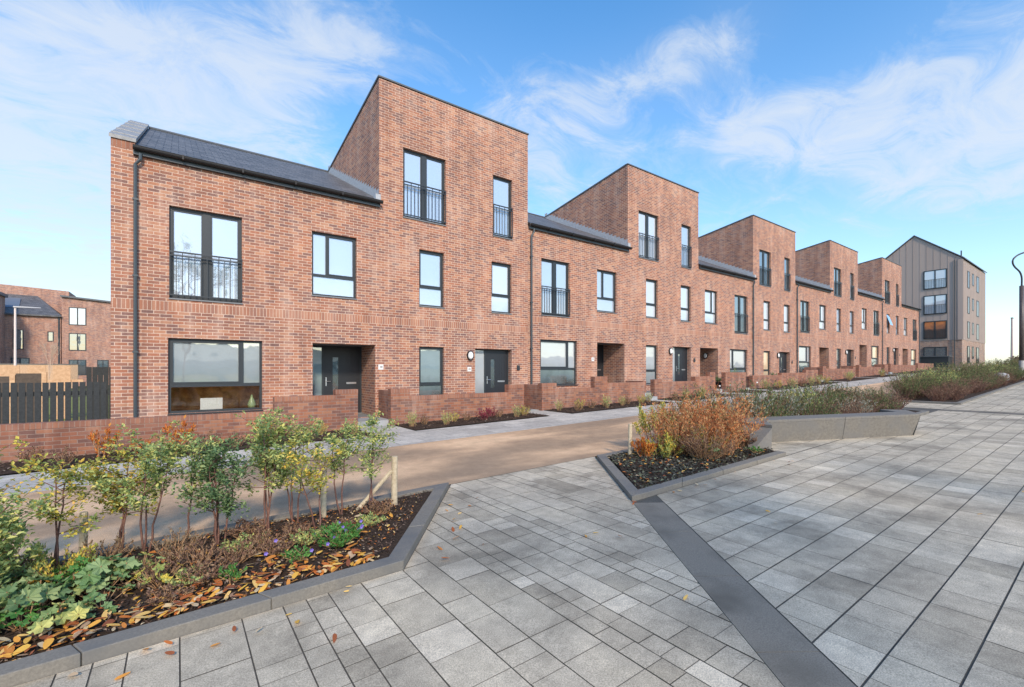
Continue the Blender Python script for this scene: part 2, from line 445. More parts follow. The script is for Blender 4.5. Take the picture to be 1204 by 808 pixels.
# random-course paving left of the channel: courses run away from the street
edges = [-8.0]
known = [.34, .585, .734, .884, 1.123, 1.46, 1.705, 2.02, 2.17, 2.32, 2.56, 2.80, 2.95, 3.10, 3.44, 3.68, 3.83, 3.98, 4.30, 4.55, 4.70, 4.85, 5.17, 5.5, 5.9]
u = known[0]; left = [u]; pat = [.33, .245, .15, .15, .245, .32, .245, .15, .15]; k = 0
while u > -8: u -= pat[k % len(pat)]; k += 1; left.append(u)
edges = left[::-1]+known[1:]
for a, b in zip(edges, edges[1:]):
    w = b-a; v = -3.2-random.random()*.4
    if w < .2: opts = [.15, .15, .19, .19, .24]
    elif w < .29: opts = [.16, .24, .3, .36, .45]
    else: opts = [.3, .3, .45, .45, .6]
    while v < VR:
        L = random.choice(opts)
        top = VR-.01 if a >= 1.45 else V1-.004
        p = rect(a, b, v, min(v+L, top), .0042, .0026)
        v += L
        if p[2][1] <= p[0][1]: continue
        p = clip(p, 4.31-.006, 3.48, -DY, DX)
        if a >= 1.45 and len(p) > 2: p = clip(p, 1.47+.006, V1, DY, -DX)
        slab(p)
# stack-bonded paving right of the channel
v = 3.465; row = 0
while v > -11:
    w = .296; off = random.uniform(-.012, .012)
    u = -6+off
    while u < 62:
        far = u > 26
        L = .296
        if (row % 7 == 3): L = .296
        p = rect(u, u+L, v-w, v, .0020, .0052)
        vis = (.806*(u+L)-.592*v) < 1.35*(.592*u+.806*v)+1.5
        if vis and (.592*u+.806*v) > .3:
            p = clip(p, 4.31+BW+.006, 3.48, DY, -DX)
            if not (u+L > 18.75 and u < 19.1): slab(p)
        u += L
    v -= w; row += 1
for (ua, ub, va, vb) in ((8.0, 12.4, V1-.0, 4.6), (19.12, 21.05, V1, VR)):
    v = va
    while v < vb-.05:
        u = ua
        while u < ub: slab(rect(u, min(u+.296, ub), v, min(v+.296, vb), .0036)); u += .296
        v += .296
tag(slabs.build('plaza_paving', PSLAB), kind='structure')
# channel strips
m = MB()
def strip(m, a, b, w, stone, dz):
    a, b = Vector(a), Vector(b); t = (b-a).normalized(); n = Vector((-t.y, t.x)); L = (b-a).length; k = max(1, round(L/stone))
    for i in range(k):
        p = a+t*(L*i/k+.0025); q = a+t*(L*(i+1)/k-.0025)
        r = [p, q, q-n*w, p-n*w]
        m.loft([(x.x, x.y, gz(x.x)-.02) for x in r], [(x.x, x.y, gz(x.x)+dz) for x in r])
A = linept(-2.4); B = linept(3.44)
strip(m, B, A, -.352, .95, .001)
strip(m, (18.80, V1), (18.80, -11), -.27, .9, .0015)
tag(m.build('drainage_channel', BANDM), kind='structure')
# road and pavement
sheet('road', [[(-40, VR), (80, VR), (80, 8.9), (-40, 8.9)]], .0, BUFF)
sheet('pavement_base', [[(-40, 8.9), (66, 8.9), (66, 10.66), (-40, 10.66)]], -.006, JOINT)
slabs = MB()
v = 8.9
for w in (.16, .45, .45, .45, .25):
    u = -14-random.random()*.5
    while u < 64:
        L = .9 if w == .16 else .6
        slab(rect(u, u+L, v, v+w, .004)); u += L
    v += w
for f in slabs.v: pass
pv = slabs
GAPS = [(3.82, 4.72), (9.35, 10.13), (15.75, 16.4), (21.18, 22.13), (24.17, 24.9), (33.53, 34.3), (40.3, 41.0), (46.08, 46.94), (47.83, 48.5), (56.0, 56.8)]
def base_of(u): return 0. if u < 10.42 else .41 if u < 33.0 else .87 if u < 44.6 else 1.32
for a, b in GAPS:
    v = 10.67
    while v < 12.2: slab(rect(a-.05, b+.1, v, v+.5, .004)); v += .5
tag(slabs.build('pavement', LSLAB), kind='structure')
# planted strip in front of the garden walls
cuts = [-14]+[x for g in GAPS for x in (g[0]-.05, g[1]+.1)]+[62.6]
sheet('strip_soil', [[(a, 10.67), (b, 10.67), (b, 12.1), (a, 12.1)] for a, b in zip(cuts[::2], cuts[1::2])], .018, SOIL)
# front garden paving, level with the thresholds, a step up from the pavement
m = MB()
for a, b in ((-14, -1.2), (-1.2, 10.40), (10.42, 32.98), (33.0, 44.58), (44.6, 62.6)):
    z = base_of((a+b)/2)+.25
    m.box(a, b, 12.22, 13.35, -.6, z)
    for g0, g1 in GAPS:
        if a < g0 < b:
            h = z-gz(g0)
            if h > .24: m.box(g0-.0, g1+.02, 11.92, 12.219, -.5, gz(g0)+h*.5)
tag(m.build('garden_paving', noisy('garden_slabs', (.30, .32, .33), (.40, .41, .42), 60, .8, .2, .002, coord='pos', c3_=(.25, .27, .27), s2=2)), kind='structure')
# hill with trees behind the viewer (mirrored in the windows)
m = MB(); rnd = random.Random(5)
n = 60
prev = None; n = 200
for i in range(n+1):
    x = -140+i*1.8; h = 4.6+1.2*math.sin(i*.11)+rnd.uniform(-.9, .9)*rnd.random()
    cur = ((x, -75, -2), (x, -84, h*.8), (x, -110, h+3), (x, -170, -2))
    if prev:
        for j in range(3): m.face([prev[j], cur[j], cur[j+1], prev[j+1]])
    prev = cur
tag(m.build('wooded_hill', noisy('far_wood', (.07, .10, .07), (.34, .36, .27), .5, .95, 0)), kind='structure')

# planter kerbs and soil
kerb('planter_kerb', [(-9, V1), (1.47, V1), (2.93, 5.42), (-9, 5.42)], .145, .075, '')
sheet('bed_soil', [[(-9, V1+.13), (1.38, V1+.13), (2.62, 5.29), (-9, 5.29)]], .045, SOIL)
kerb('planter_kerb', [(18.5, 5.42), (5.78, 5.42), (4.31, V1), (8.35, V1)], .145, .06, '')
kerb('planter_kerb', [(13.3, V1), (17.6, V1), (18.5, 5.42)], .145, .06, '')
sheet('bed_soil', [[(5.95, 5.3), (4.62, V1+.13), (8.3, V1+.13), (9.3, 4.55), (9.3, 5.3)], [(9.3, 5.3), (9.3, 4.55), (12.6, 2.9), (13.2, 3.2), (13.2, 5.3)],
                   [(13.2, 5.3), (13.2, V1+.13), (17.5, V1+.13), (18.3, 5.3)]], .04, SOIL)
kerb('planter_kerb', [(60, 5.42), (21.1, 5.42), (21.1, V1-.1), (60, V1-.1)], .145, .06, '')
sheet('bed_soil', [[(21.2, V1), (60, V1), (60, 5.3), (21.2, 5.3)]], .04, SOIL)

# ------------------------------------------------------------------ HOUSES
FV = 13.2
def facade(m, w, z0, zt, holes, y=0., rev=.11, x0=0.):
    xs = sorted({x0, w, *[h[0] for h in holes], *[h[0]+h[1] for h in holes]})
    zs = sorted({z0, zt, *[h[2] for h in holes], *[h[3] for h in holes]})
    for a, b in zip(xs, xs[1:]):
        for c, d in zip(zs, zs[1:]):
            mx, mz = (a+b)/2, (c+d)/2
            if any(h[0] < mx < h[0]+h[1] and h[2] < mz < h[3] for h in holes): continue
            m.face([(a, y, c), (b, y, c), (b, y, d), (a, y, d)])
    for h in holes:
        a, b, c, d = h[0], h[0]+h[1], h[2], h[3]; r = h[4] if len(h) > 4 else rev
        m.face([(a, y, c), (a, y, d), (a, y+r, d), (a, y+r, c)])
        m.face([(b, y, c), (b, y+r, c), (b, y+r, d), (b, y, d)])
        m.face([(a, y, d), (b, y, d), (b, y+r, d), (a, y+r, d)])
        m.face([(a, y, c), (a, y+r, c), (b, y+r, c), (b, y, c)])
def bars(m, x0, x1, z0, z1, y0, y1, t, vx=(), hz=()):
    """frame of thickness t with mullions at the x of vx and transoms at the z of hz, butted end to end"""
    m.box(x0, x0+t, y0, y1, z0, z1); m.box(x1-t, x1, y0, y1, z0, z1)
    m.box(x0+t, x1-t, y0, y1, z0, z0+t); m.box(x0+t, x1-t, y0, y1, z1-t, z1)
def win(house, x, w, z0, z1, kind, pane, flip=False, y=.085, openl=False):
    m = MB(); t = .055; f = y+.06
    bars(m, x, x+w, z0, z1, y, f, t)
    panes = []
    ix0, ix1, iz0, iz1 = x+t, x+w-t, z0+t, z1-t
    if kind == 'juliet':
        c = x+w/2
        m.box(c-.075, c+.075, y, f, iz0, iz1)
        for a, b in ((ix0, c-.075), (c+.075, ix1)):
            s = .035; bars(m, a, b, iz0, iz1, y+.012, f-.01, s); panes.append((a+s, b-s, iz0+s, iz1-s))
    elif kind == 'single':
        s = .035; bars(m, ix0, ix1, iz0, iz1, y+.012, f-.01, s); panes.append((ix0+s, ix1-s, iz0+s, iz1-s))
    elif kind == 'tall':
        zt = z0+(z1-z0)*.345
        m.box(ix0, ix1, y, f, zt-.035, zt+.035)
        s = .03; bars(m, ix0, ix1, zt+.035, iz1, y-.008, f-.01, s)
        panes += [(ix0+s, ix1-s, zt+.035+s, iz1-s), (ix0, ix1, iz0, zt-.035)]
    elif kind == 'two':
        zt = z0+(z1-z0)*.325; c = x+w*(.34 if not flip else .66)
        m.box(ix0, ix1, y, f, zt-.035, zt+.035); m.box(c-.03, c+.03, y, f, zt+.035, iz1)
        s = .03
        a, b = ((c+.03, ix1) if not flip else (ix0, c-.03))
        bars(m, a, b, zt+.035, iz1, y-.008, f-.01, s); panes.append((a+s, b-s, zt+.035+s, iz1-s))
        a, b = ((ix0, c-.03) if not flip else (c+.03, ix1))
        panes += [(a, b, zt+.035, iz1), (ix0, ix1, iz0, zt-.035)]
    elif kind == 'big':
        zt = z0+(z1-z0)*.37; c = x+w*(.77 if not flip else .23)
        m.box(ix0, ix1, y, f, zt-.04, zt+.04); m.box(c-.035, c+.035, y, f, zt+.04, iz1)
        s = .04
        a, b = ((ix0, c-.035) if not flip else (c+.035, ix1))
        bars(m, a, b, zt+.04, iz1, y-.01, f-.01, s); panes.append((a+s, b-s, zt+.04+s, iz1-s))
        a, b = ((c+.035, ix1) if not flip else (ix0, c-.035))
        panes += [(a, b, zt+.04, iz1)]
        low = (ix0, ix1, iz0, zt-.04)
    fr = m.build('window', FRAME, house)
    p = MB()
    for a, b, c, d in panes: p.face([(a, y+.035, c), (b, y+.035, c), (b, y+.035, d), (a, y+.035, d)])
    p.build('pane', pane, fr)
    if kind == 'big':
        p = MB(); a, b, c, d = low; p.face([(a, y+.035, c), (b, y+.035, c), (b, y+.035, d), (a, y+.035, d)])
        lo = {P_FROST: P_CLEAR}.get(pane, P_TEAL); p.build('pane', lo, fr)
    s = MB().box(x-.01, x+w+.01, -.03, y-.001, z0-.03, z0-.002).build('sill', SILL if kind != 'big' else FRAME, fr)
    if kind in ('juliet', 'single'):
        r = MB(); zt = z0+1.08; yb = -.035
        r.box(x-.0, x+w, yb-.015, yb+.015, zt-.02, zt+.015)
        r.box(x, x+w, yb-.012, yb+.012, zt-.10, zt-.075)
        r.box(x, x+w, yb-.015, yb+.015, z0+.06, z0+.09)
        n = round(w/.125)
        for i in range(n+1):
            q = x+.012+(w-.024)*i/n
            r.box(q-.008, q+.008, yb-.008, yb+.008, z0+.09, zt-.10)
            if i % 2 == 0: r.box(q-.008, q+.008, yb-.008, yb+.008, zt-.075, zt-.02)
        for q in (x+.012, x+w-.012): r.box(q-.01, q+.01, yb+.016, y, zt-.015, zt+.005); r.box(q-.01, q+.01, yb+.016, y, z0+.065, z0+.085)
        r.build('railing', METAL, fr)
    if openl:   # top-hung sash standing open
        zt = z0+(z1-z0)*.345
        q = MB(); dd = .34; a, b = ix0, ix1
        q.face([(a, y-.02, iz1), (b, y-.02, iz1), (b, y-.02-dd, zt+.1), (a, y-.02-dd, zt+.1)])
        q.build('pane', P_BLIND, fr)
    return fr
def door(house, x, w, z0, z1, y, side, glassmat=P_DARK, sidemat=P_TEAL, frac=.34):
    """frame with a narrow side light and a leaf with a slim vertical pane"""
    m = MB(); t = .05; f = y+.07; sl = w*frac
    lx0, lx1 = (x+sl, x+w-t)
    m.box(x, x+t, y, f, z0, z1); m.box(x+w-t, x+w, y, f, z0, z1); m.box(x+t, x+w-t, y, f, z1-t, z1)
    m.box(x+sl-t, x+sl, y, f, z0, z1-t); m.box(x+t, x+sl-t, y, f, z0, z0+t)
    fr = m.build('door', FRAME, house)
    zt = z1-t; gx = lx0+(lx1-lx0)*.24; gw = .17; g0, g1 = z0+.72, zt-.30
    l = MB(); yl = y+.015
    l.box(lx0, gx, yl, f-.01, z0+.02, zt); l.box(gx+gw, lx1, yl, f-.01, z0+.02, zt)
    l.box(gx, gx+gw, yl, f-.01, z0+.02, g0); l.box(gx, gx+gw, yl, f-.01, g1, zt)
    for k in range(1, 4):
        q = gx+gw+.08+(lx1-gx-gw-.08)*k/4
        l.box(q-.004, q+.004, yl-.004, yl-.0005, z0+.1, zt-.1)
    l.build('leaf', DOORM, fr)
    p = MB().face([(gx, yl+.02, g0), (gx+gw, yl+.02, g0), (gx+gw, yl+.02, g1), (gx, yl+.02, g1)]); p.build('glazing', glassmat, fr)
    p = MB().face([(x+t, y+.03, z0+t), (x+sl-t, y+.03, z0+t), (x+sl-t, y+.03, z1-t), (x+t, y+.03, z1-t)]); p.build('side_light', sidemat, fr)
    h = MB(); hx = lx0+.07
    h.box(hx-.016, hx+.016, yl-.012, yl-.0006, z0+.88, z0+1.14); h.tube([(hx, yl-.012, z0+1.02), (hx, yl-.05, z0+1.02), (hx+.12, yl-.05, z0+1.02)], .010, 6)
    h.build('handle', CHROME, fr)
    b = MB().box(lx1-.42, lx1-.12, yl-.012, yl-.0006, z0+.93, z0+.985); b.build('letterbox', CHROME, fr)
    MB().box(x-.02, x+w+.02, y-.06, y-.001, z0-.03, z0+.02).build('threshold', SILL, fr)
    return fr
def lamp_disc(house, x, y, z, axis='y'):
    """oval bulkhead light: dark rim with a white lens"""
    a = MB(); b = MB(); n = 20
    def ring(r, d): 
        pts = []
        for k in range(n):
            t = 2*math.pi*k/n; p = (r*.85*math.cos(t), r*1.1*math.sin(t))
            pts.append((x+p[0], y-d, z+p[1]) if axis == 'y' else (x-d, y+p[0], z+p[1]))
        return pts
    a.loft(ring(.145, 0), ring(.145, .07)); b.loft(ring(.115, .0705), ring(.085, .10))
    o = a.build('wall_light', BLACK, house); b.build('lens', WHITE, o)
def plaque(house, x, z, txt):
    o = MB().box(x-.075, x+.075, -.014, -.0005, z-.075, z+.075).build('number_plaque', WHITE, house)
    cu = bpy.data.curves.new('digits', 'FONT'); cu.body = txt; cu.size = .095; cu.align_x = 'CENTER'; cu.align_y = 'CENTER'; cu.extrude = .001
    t = bpy.data.objects.new('digits', cu); me = bpy.data.meshes.new_from_object(t); bpy.data.objects.remove(t)
    me.materials.clear(); me.materials.append(BLACK)
    d = bpy.data.objects.new('digits', me); d.location = (x, -.0165, z); d.rotation_euler = (R(90), 0, 0); link(d, o)
def pipe(house, x, ztop, zbot=.1, jog=True):
    m = MB(); y = -.075
    pts = [(x+.09, -.10, ztop+.05), (x+.09, -.10, ztop-.08), (x, y, ztop-.20), (x, y, zbot)] if jog else [(x, y, ztop), (x, y, zbot)]
    m.tube(pts, .036, 8)
    z = ztop-1.0
    while z > zbot: m.box(x-.05, x+.05, -.112, -.036, z, z+.04); m.box(x-.02, x+.02, -.036, -.001, z, z+.04); z -= 1.7
    return m.build('downpipe', PIPE, house)

PORCH = noisy('porch', (.16, .17, .17), (.22, .23, .23), 20)
EV, RY, RZ = 6.55, 5.65, 9.46
SL = (RZ-6.62)/(RY+.14)
def roofz(y): return 6.62+SL*(y+.14)
def low_house(u0, w, base, holes_dx, label, mirror=False, first=False, pipes=(), idx=0, panes=None, end=False):
    H = thing('terraced_house', label, 'house', (u0, FV, base), 0, 'brick terraced houses stepping along the street')
    ja, ga, fa, ra = holes_dx
    hj = (ja, 1.46, 3.31, 5.46); hf = (fa, 1.21, 3.68, 5.43); hg = (ga, 1.93, .62, 2.38); hr = (ra, 1.73, .27, 2.37, .25)
    m = MB()
    facade(m, w, -.8, EV, [hj, hf, hg, hr])
    x0 = 0 if first else .002
    for xx, nrm in ((x0, 0), (w-.002, 1)):
        p = [(xx, 0, -.8), (xx, 11.3, -.8), (xx, 11.3, EV), (xx, RY, RZ-.08), (xx, 0, EV)]
        m.face(p if nrm else p[::-1])
    m.face([(0, 11.3, -.8), (0, 11.3, EV), (w, 11.3, EV), (w, 11.3, -.8)])
    # alcove walls
    a, b = hr[0], hr[0]+hr[1]; D = 1.3
    m.face([(a, .25, .27), (a, .25, 2.37), (a, D, 2.37), (a, D, .27)]); m.face([(b, .25, .27), (b, D, .27), (b, D, 2.37), (b, .25, 2.37)])
    wall = m.build('wall', BR, H)
    MB().face([(a, .25, 2.369), (b, .25, 2.369), (b, D, 2.369), (a, D, 2.369)]).build('porch_ceiling', PORCH, wall)
    MB().face([(a, .0, .272), (a, D, .272), (b, D, .272), (b, .0, .272)]).build('porch_floor', PORCH, wall)
    # roof
    r = MB(); rx0 = .42 if first else .0
    e0 = -.14
    def slope(y0, z0, y1, z1, t=.10):
        r.loft([(rx0, y0, z0-t), (w, y0, z0-t), (w, y1, z1-t), (rx0, y1, z1-t)], [(rx0, y0, z0), (w, y0, z0), (w, y1, z1), (rx0, y1, z1)])
    slope(e0, 6.62, RY, RZ); slope(RY+.001, RZ, 11.5, 6.62)
    ro = r.build('roof', SLATE, H)
    rb = MB().tube([(rx0, RY, RZ+.01), (w-.01, RY, RZ+.01)], .06, 6).build('ridge', COPE, ro)
    g = MB(); gx0 = rx0-.04 if first else .02
    n = 8; prof = [(-.16+.06*math.cos(math.pi+math.pi*k/n), 6.585+.07*math.sin(math.pi+math.pi*k/n)) for k in range(n+1)]
    prof = [(-.225, 6.60)]+prof+[(-.095, 6.60)]
    g.loft([(gx0, p[0], p[1]) for p in prof][::-1], [(w+.05, p[0], p[1]) for p in prof][::-1])
    xx = gx0+.9
    while xx < w: g.box(xx-.02, xx+.02, -.235, -.0905, 6.505, 6.607); xx += 1.2
    g.build('gutter', BLACK, H)
    MB().box(gx0, w, -.088, -.002, 6.44, 6.60).build('fascia', PIPE, H)
    if first:
        t = .11
        cm = MB(); a0, a1 = -.03, .43
        ys = [-.03, RY]
        cm.loft([(a0, -.03, roofz(-.03)+.05), (a1, -.03, roofz(-.03)+.05), (a1, RY, roofz(RY)+.05), (a0, RY, roofz(RY)+.05)],
                [(a0, -.03, roofz(-.03)+.13), (a1, -.03, roofz(-.03)+.13), (a1, RY, roofz(RY)+.13), (a0, RY, roofz(RY)+.13)])
        for k in range(5):
            y = .4+k*1.1
            cm.loft([(a0-.004, y, roofz(y)+.131), (a1+.004, y, roofz(y)+.131), (a1+.004, y+.04, roofz(y+.04)+.131), (a0-.004, y+.04, roofz(y+.04)+.131)],
                    [(a0-.004, y, roofz(y)+.15), (a1+.004, y, roofz(y)+.15), (a1+.004, y+.04, roofz(y+.04)+.15), (a0-.004, y+.04, roofz(y+.04)+.15)])
        cm.build('verge_coping', noisy('pale_lead', (.20, .21, .215), (.34, .34, .335), 9, .5, .2), H)
        pm = MB()
        pm.loft([(0, 0, EV+.001), (.41, 0, EV+.001), (.41, RY, RZ-.05), (0, RY, RZ-.05)], [(0, 0, 6.735), (.41, 0, 6.735), (.41, RY, RZ+.045), (0, RY, RZ+.045)])
        pm.build('parapet', BRC, H)
    if end:
        MB().box(w-.12, w+.06, -.14, RY, 6.5, 6.7).build('verge_coping', COPE, H)
    P = panes or (P_PALE, P_PALE, P_GRD)
    win(H, *hj[:2], hj[2], hj[3], 'juliet', P[0])
    win(H, *hf[:2], hf[2], hf[3], 'two', P[1], mirror)
    win(H, *hg[:2], hg[2], hg[3], 'big', P[2], mirror)
    door(H, hr[0], hr[1], .27, 2.37, 1.22, 1)
    if mirror: lamp_disc(H, hr[0]+hr[1]-.001, .7, 2.0, 'x')
    for px, zt in pipes: pipe(H, px, zt)
    return H
def tall_house(u0, w, base, label, panes=None, num=None, pipes=(), openl=False):
    H = thing('terraced_house', label, 'house', (u0, FV, base), 0, 'brick terraced houses stepping along the street')
    hs = [(.75, 1.46, 6.33, 8.46), (4.06, .84, 6.33, 8.46), (1.28, .87, 3.65, 5.42), (4.0, .86, 3.65, 5.42), (1.28, .87, .55, 2.37), (3.33, 1.54, .27, 2.36, .27)]
    T = 10.30; B = 8.95; Y = 9.0
    m = MB(); facade(m, w, -.8, T, hs)
    m.face([(0, 0, -.8), (0, 0, T), (0, Y, B), (0, Y, -.8)]); m.face([(w, 0, -.8), (w, Y, -.8), (w, Y, B), (w, 0, T)])
    m.face([(0, Y, -.8), (0, Y, B), (w, Y, B), (w, Y, -.8)])
    m.build('wall', BR, H)
    r = MB().loft([(.05, .05, T-.02), (w-.05, .05, T-.02), (w-.05, Y, B-.02), (.05, Y, B-.02)], [(.05, .05, T+.01), (w-.05, .05, T+.01), (w-.05, Y, B+.01), (.05, Y, B+.01)])
    r.build('roof', SLATE, H)
    c = MB(); t = .045
    c.box(-.03, w+.03, -.035, .12, T+.012, T+.012+t)
    for a, b in ((-.03, .10), (w-.10, w+.03)):
        c.loft([(a, .121, T-.006), (b, .121, T-.006), (b, Y+.03, B+.0), (a, Y+.03, B+.0)], [(a, .121, T+.055), (b, .121, T+.055), (b, Y+.03, B+.055), (a, Y+.03, B+.055)])
    c.build('coping', COPE, H)
    # stepped lead flashing against the lower roof on the left
    f = MB(); n = 26; dh = 0.
    for k in range(n):
        y = .0+k*.217; z = roofz(y)-.0
        f.face([(-.012, y, z-.02), (-.012, y+.217, z-.02+SL*.217), (-.012, y+.217, z+.30+SL*.05), (-.012, y, z+.30+SL*.05)])
    f.box(-.16, -.0125, -.165, .02, 6.56, 6.78)
    f.build('flashing', LEAD, H)
    P = panes or (P_PALE, P_PALE, P_PALE, P_PALE, P_TEAL)
    win(H, *hs[0][:4], 'juliet', P[0]); win(H, *hs[1][:4], 'single', P[1])
    win(H, *hs[2][:4], 'tall', P[2], openl=openl); win(H, *hs[3][:4], 'tall', P[3]); win(H, *hs[4][:4], 'tall', P[4])
    door(H, 3.33, 1.54, .27, 2.36, .2, 1, P_DARK, P_GRD, .36)
    lamp_disc(H, 3.12, 0, 2.12)
    MB().box(5.1, 5.22, -.03, -.0005, 1.62, 1.80).build('vent', METAL, H)
    if num: plaque(H, 3.10, 1.66, num)
    for px, zt in pipes: pipe(H, px, zt)
    return H

A_ = (.65, .60, 3.68, 3.68); B_ = (3.6, 3.1, .60, .15)
h1 = low_house(-1.18, 5.99, 0, (1.02, 1.0, 4.12, 4.14), 'nearest two storey brick house, its left gable edge capped in pale metal', first=True,
               pipes=((.42, 6.42),), panes=(P_PALE, P_PALE, P_FROST))
plaque(h1, 6.04-.0, 1.72, '28')
# dim room behind the clear lower pane of the big window
room = MB(); a, b = 1.02, 2.92
room.face([(a, 1.6, .5), (b+.3, 1.6, .5), (b+.3, 1.6, 1.4), (a, 1.6, 1.4)]); room.face([(a, .16, .55), (b+.3, .16, .55), (b+.3, 1.6, .55), (a, 1.6, .55)])
room.face([(a, .16, .5), (a, 1.6, .5), (a, 1.6, 1.4), (a, .16, 1.4)]); room.face([(b+.3, .16, .5), (b+.3, .16, 1.4), (b+.3, 1.6, 1.4), (b+.3, 1.6, .5)])
room.face([(a, .16, 1.34), (b+.3, .16, 1.34), (b+.3, 1.6, 1.34), (a, 1.6, 1.34)])
room.build('room', noisy('warm_reflection_interior', (.30, .12, .03), (1.0, .62, .25), 4.5, .8, 0), h1)  # warm reflections in the lower pane painted as orange room colour
tv = MB().box(-.18+.62, -.18+1.08, FV+.20, FV+.22, .66, .95).build('screen_back', WHITE); tag(tv, 'white flat panel standing inside the largest ground floor window of the end house', 'panel')
vs_ = MB(); prof = [(.0, .05), (.05, .09), (.12, .10), (.2, .07), (.28, .035), (.36, .015)]
vs_.tube([(-.18+1.72, FV+.25, .64+z) for z, r in prof], [r for z, r in prof], 12)
tag(vs_.build('vase', flat('green_glass', (.35, .45, .22), .2), smooth=True), 'green teardrop vase on the window sill of the end house', 'vase')

tall_house(4.81, 5.61, 0, 'tall three storey brick block nearest the viewer with a high sloping parapet', num='30', panes=(P_PALE, P_PALE, P_PALE, P_HALF, P_TEAL))
low_house(10.42, 5.63, .41, A_, 'second two storey brick house, between the nearest and second tall blocks', pipes=((.12, 6.4),))
plaque(bpy.context.scene.objects['terraced_house.002'], 3.42, 1.66, '32')
tall_house(16.05, 5.55, .41, 'second tall three storey brick block from the left, above the timber stakes bed', panes=(P_HALF, P_PALE, P_BLIND, P_HALF, P_GRD))
low_house(21.6, 5.73, .41, B_, 'third low brick house from the left, its recessed porch at its left end', mirror=True, pipes=((5.62, 6.4),), panes=(P_DARK, P_HALF, P_GRD))
tall_house(27.33, 5.67, .41, 'middle of the five tall brick blocks, one window sash standing open', panes=(P_DARK, P_DARK, P_BLIND, P_BLIND, P_WARM), openl=False)
low_house(33.0, 5.87, .87, (.78, .55, 3.93, 3.93), 'fourth low brick house from the left with a downpipe at its left edge', pipes=((.15, 6.4),), panes=(P_DARK, P_BLIND, P_GRD))
tall_house(38.87, 5.75, .87, 'fourth tall brick block from the left', panes=(P_DARK, P_DARK, P_PALE, P_PALE, P_DARK))
low_house(44.62, 6.1, 1.32, (3.82, 3.3, .95, .4), 'fifth low brick house with an orange lit ground window', mirror=True, pipes=((5.98, 6.4),), panes=(P_DARK, P_BLIND, P_WARM))
tall_house(50.72, 5.8, 1.32, 'farthest and smallest looking tall brick block, beside the clad apartment building', panes=(P_DARK, P_DARK, P_BLIND, P_PALE, P_DARK), openl=True)
low_house(56.52, 6.1, 1.32, (3.8, 3.2, .75, .35), 'last low brick house at the far end of the terrace', mirror=True, pipes=((5.95, 6.4),), panes=(P_DARK, P_BLIND, P_WARM), end=True)

# ------------------------------------------------------------------ garden walls
WV = 12.05; WT = .215
SEGS = [[(-14, 1.85, .65), (1.85, 3.25, .99), (3.25, 3.82, 1.13)],
        [(4.72, 5.28, 1.11), (5.28, 8.71, .90), (8.71, 9.35, 1.15)],
        [(10.13, 10.8, 1.17), (10.8, 12.74, .95), (12.74, 13.45, 1.38), (13.45, 15.75, 1.12)],
        [(16.4, 16.9, 1.22), (16.9, 19.43, 1.11), (19.43, 20.7, 1.32), (20.7, 21.18, 1.52)],
        [(22.13, 24.17, 1.50)],
        [(24.9, 28.31, 1.33), (28.31, 31.7, 1.45), (31.7, 33.53, 1.62)],
        [(34.3, 34.8, 1.86), (34.8, 39.8, 1.70), (39.8, 40.3, 1.86)],
        [(41.0, 41.5, 1.98), (41.5, 46.08, 1.84)],
        [(46.94, 47.83, 2.05)],
        [(48.5, 49.0, 2.15), (49.0, 56.0, 2.05)],
        [(56.8, 62.6, 2.25)]]
RET = {0: (3.6, None), 1: (4.79, 1), 2: (10.14, 1), 3: (15.9, 0), 5: (24.95, 1), 6: (34.35, 1), 7: (41.02, 1), 9: (48.55, 1)}
WL = ['long low brick garden wall in front of the nearest house, running off to the left and stepping up by the gate', 'brick garden wall before the nearest tall block with red plants at its foot',
      'brick garden wall of the second low house with a raised middle pier', 'brick garden wall behind the rusty shrub', 'short square brick garden wall between two gates of the third low house',
      'brick garden wall before the middle tall block', 'brick garden wall before the fourth tall block with raised ends', 'brick garden wall before the fifth low house',
      'very short pier of brick garden wall between two far gates', 'brick garden wall in front of the farthest tall block', 'last brick garden wall at the far end of the terrace']
for i, seg in enumerate(SEGS):
    u0 = seg[0][0]; T = thing('garden_wall', WL[i], 'garden wall', (u0, WV, 0), 0, 'brick garden walls along the pavement')
    m = MB(); c = MB()
    for a, b, z in seg:
        m.box(a-u0, b-u0, 0, WT, gz(a)-.3, z-.112)
        c.box(a-u0-(.004 if a == u0 else 0), b-u0+.004, -.004, WT+.004, z-.11, z)
    if i in RET and RET[i][1] is not None:
        x = RET[i][0]-u0; z = seg[0][2]-.06
        y1 = 1.148
        m.box(x, x+WT, WT+.005, y1, gz(u0)-.3, z-.112); c.box(x-.004, x+WT+.004, WT+.006, y1, z-.11, z)
    m.build('wall', BRG, T); c.build('coping', BRC, T)

# ------------------------------------------------------------------ black picket fence and the yard behind
F = thing('picket_fence', 'black stained vertical board fence behind the low wall at the left', 'fence', (-9, 13.3, 0))
for k in range(69):
    x = k*.1125
    if x > 7.72: break
    w = .090
    h = 1.38+.004*math.sin(k*7.)
    b = MB(); b.loft([(x, 0, -.3), (x+w, 0, -.3), (x+w, .02, -.3), (x, .02, -.3)], [(x, 0, h), (x+w, 0, h), (x+w, .02, h), (x, .02, h)])
    b.build('board', BLKWOOD, F)
for z in (.35, 1.1): MB().box(0, 7.75, .0205, .07, z, z+.09).build('rail', BLKWOOD, F)
sheet('lawn', [[(-40, 13.6), (-1.3, 13.6), (-1.3, 40), (-40, 40)]], .0, noisy('yard_grass', (.12, .16, .03), (.30, .28, .06), 5, .9, .3, coord='pos'))
F = thing('board_fence', 'orange brown sunlit board fence in the yard behind the black fence', 'fence', (-14, 22, 0))
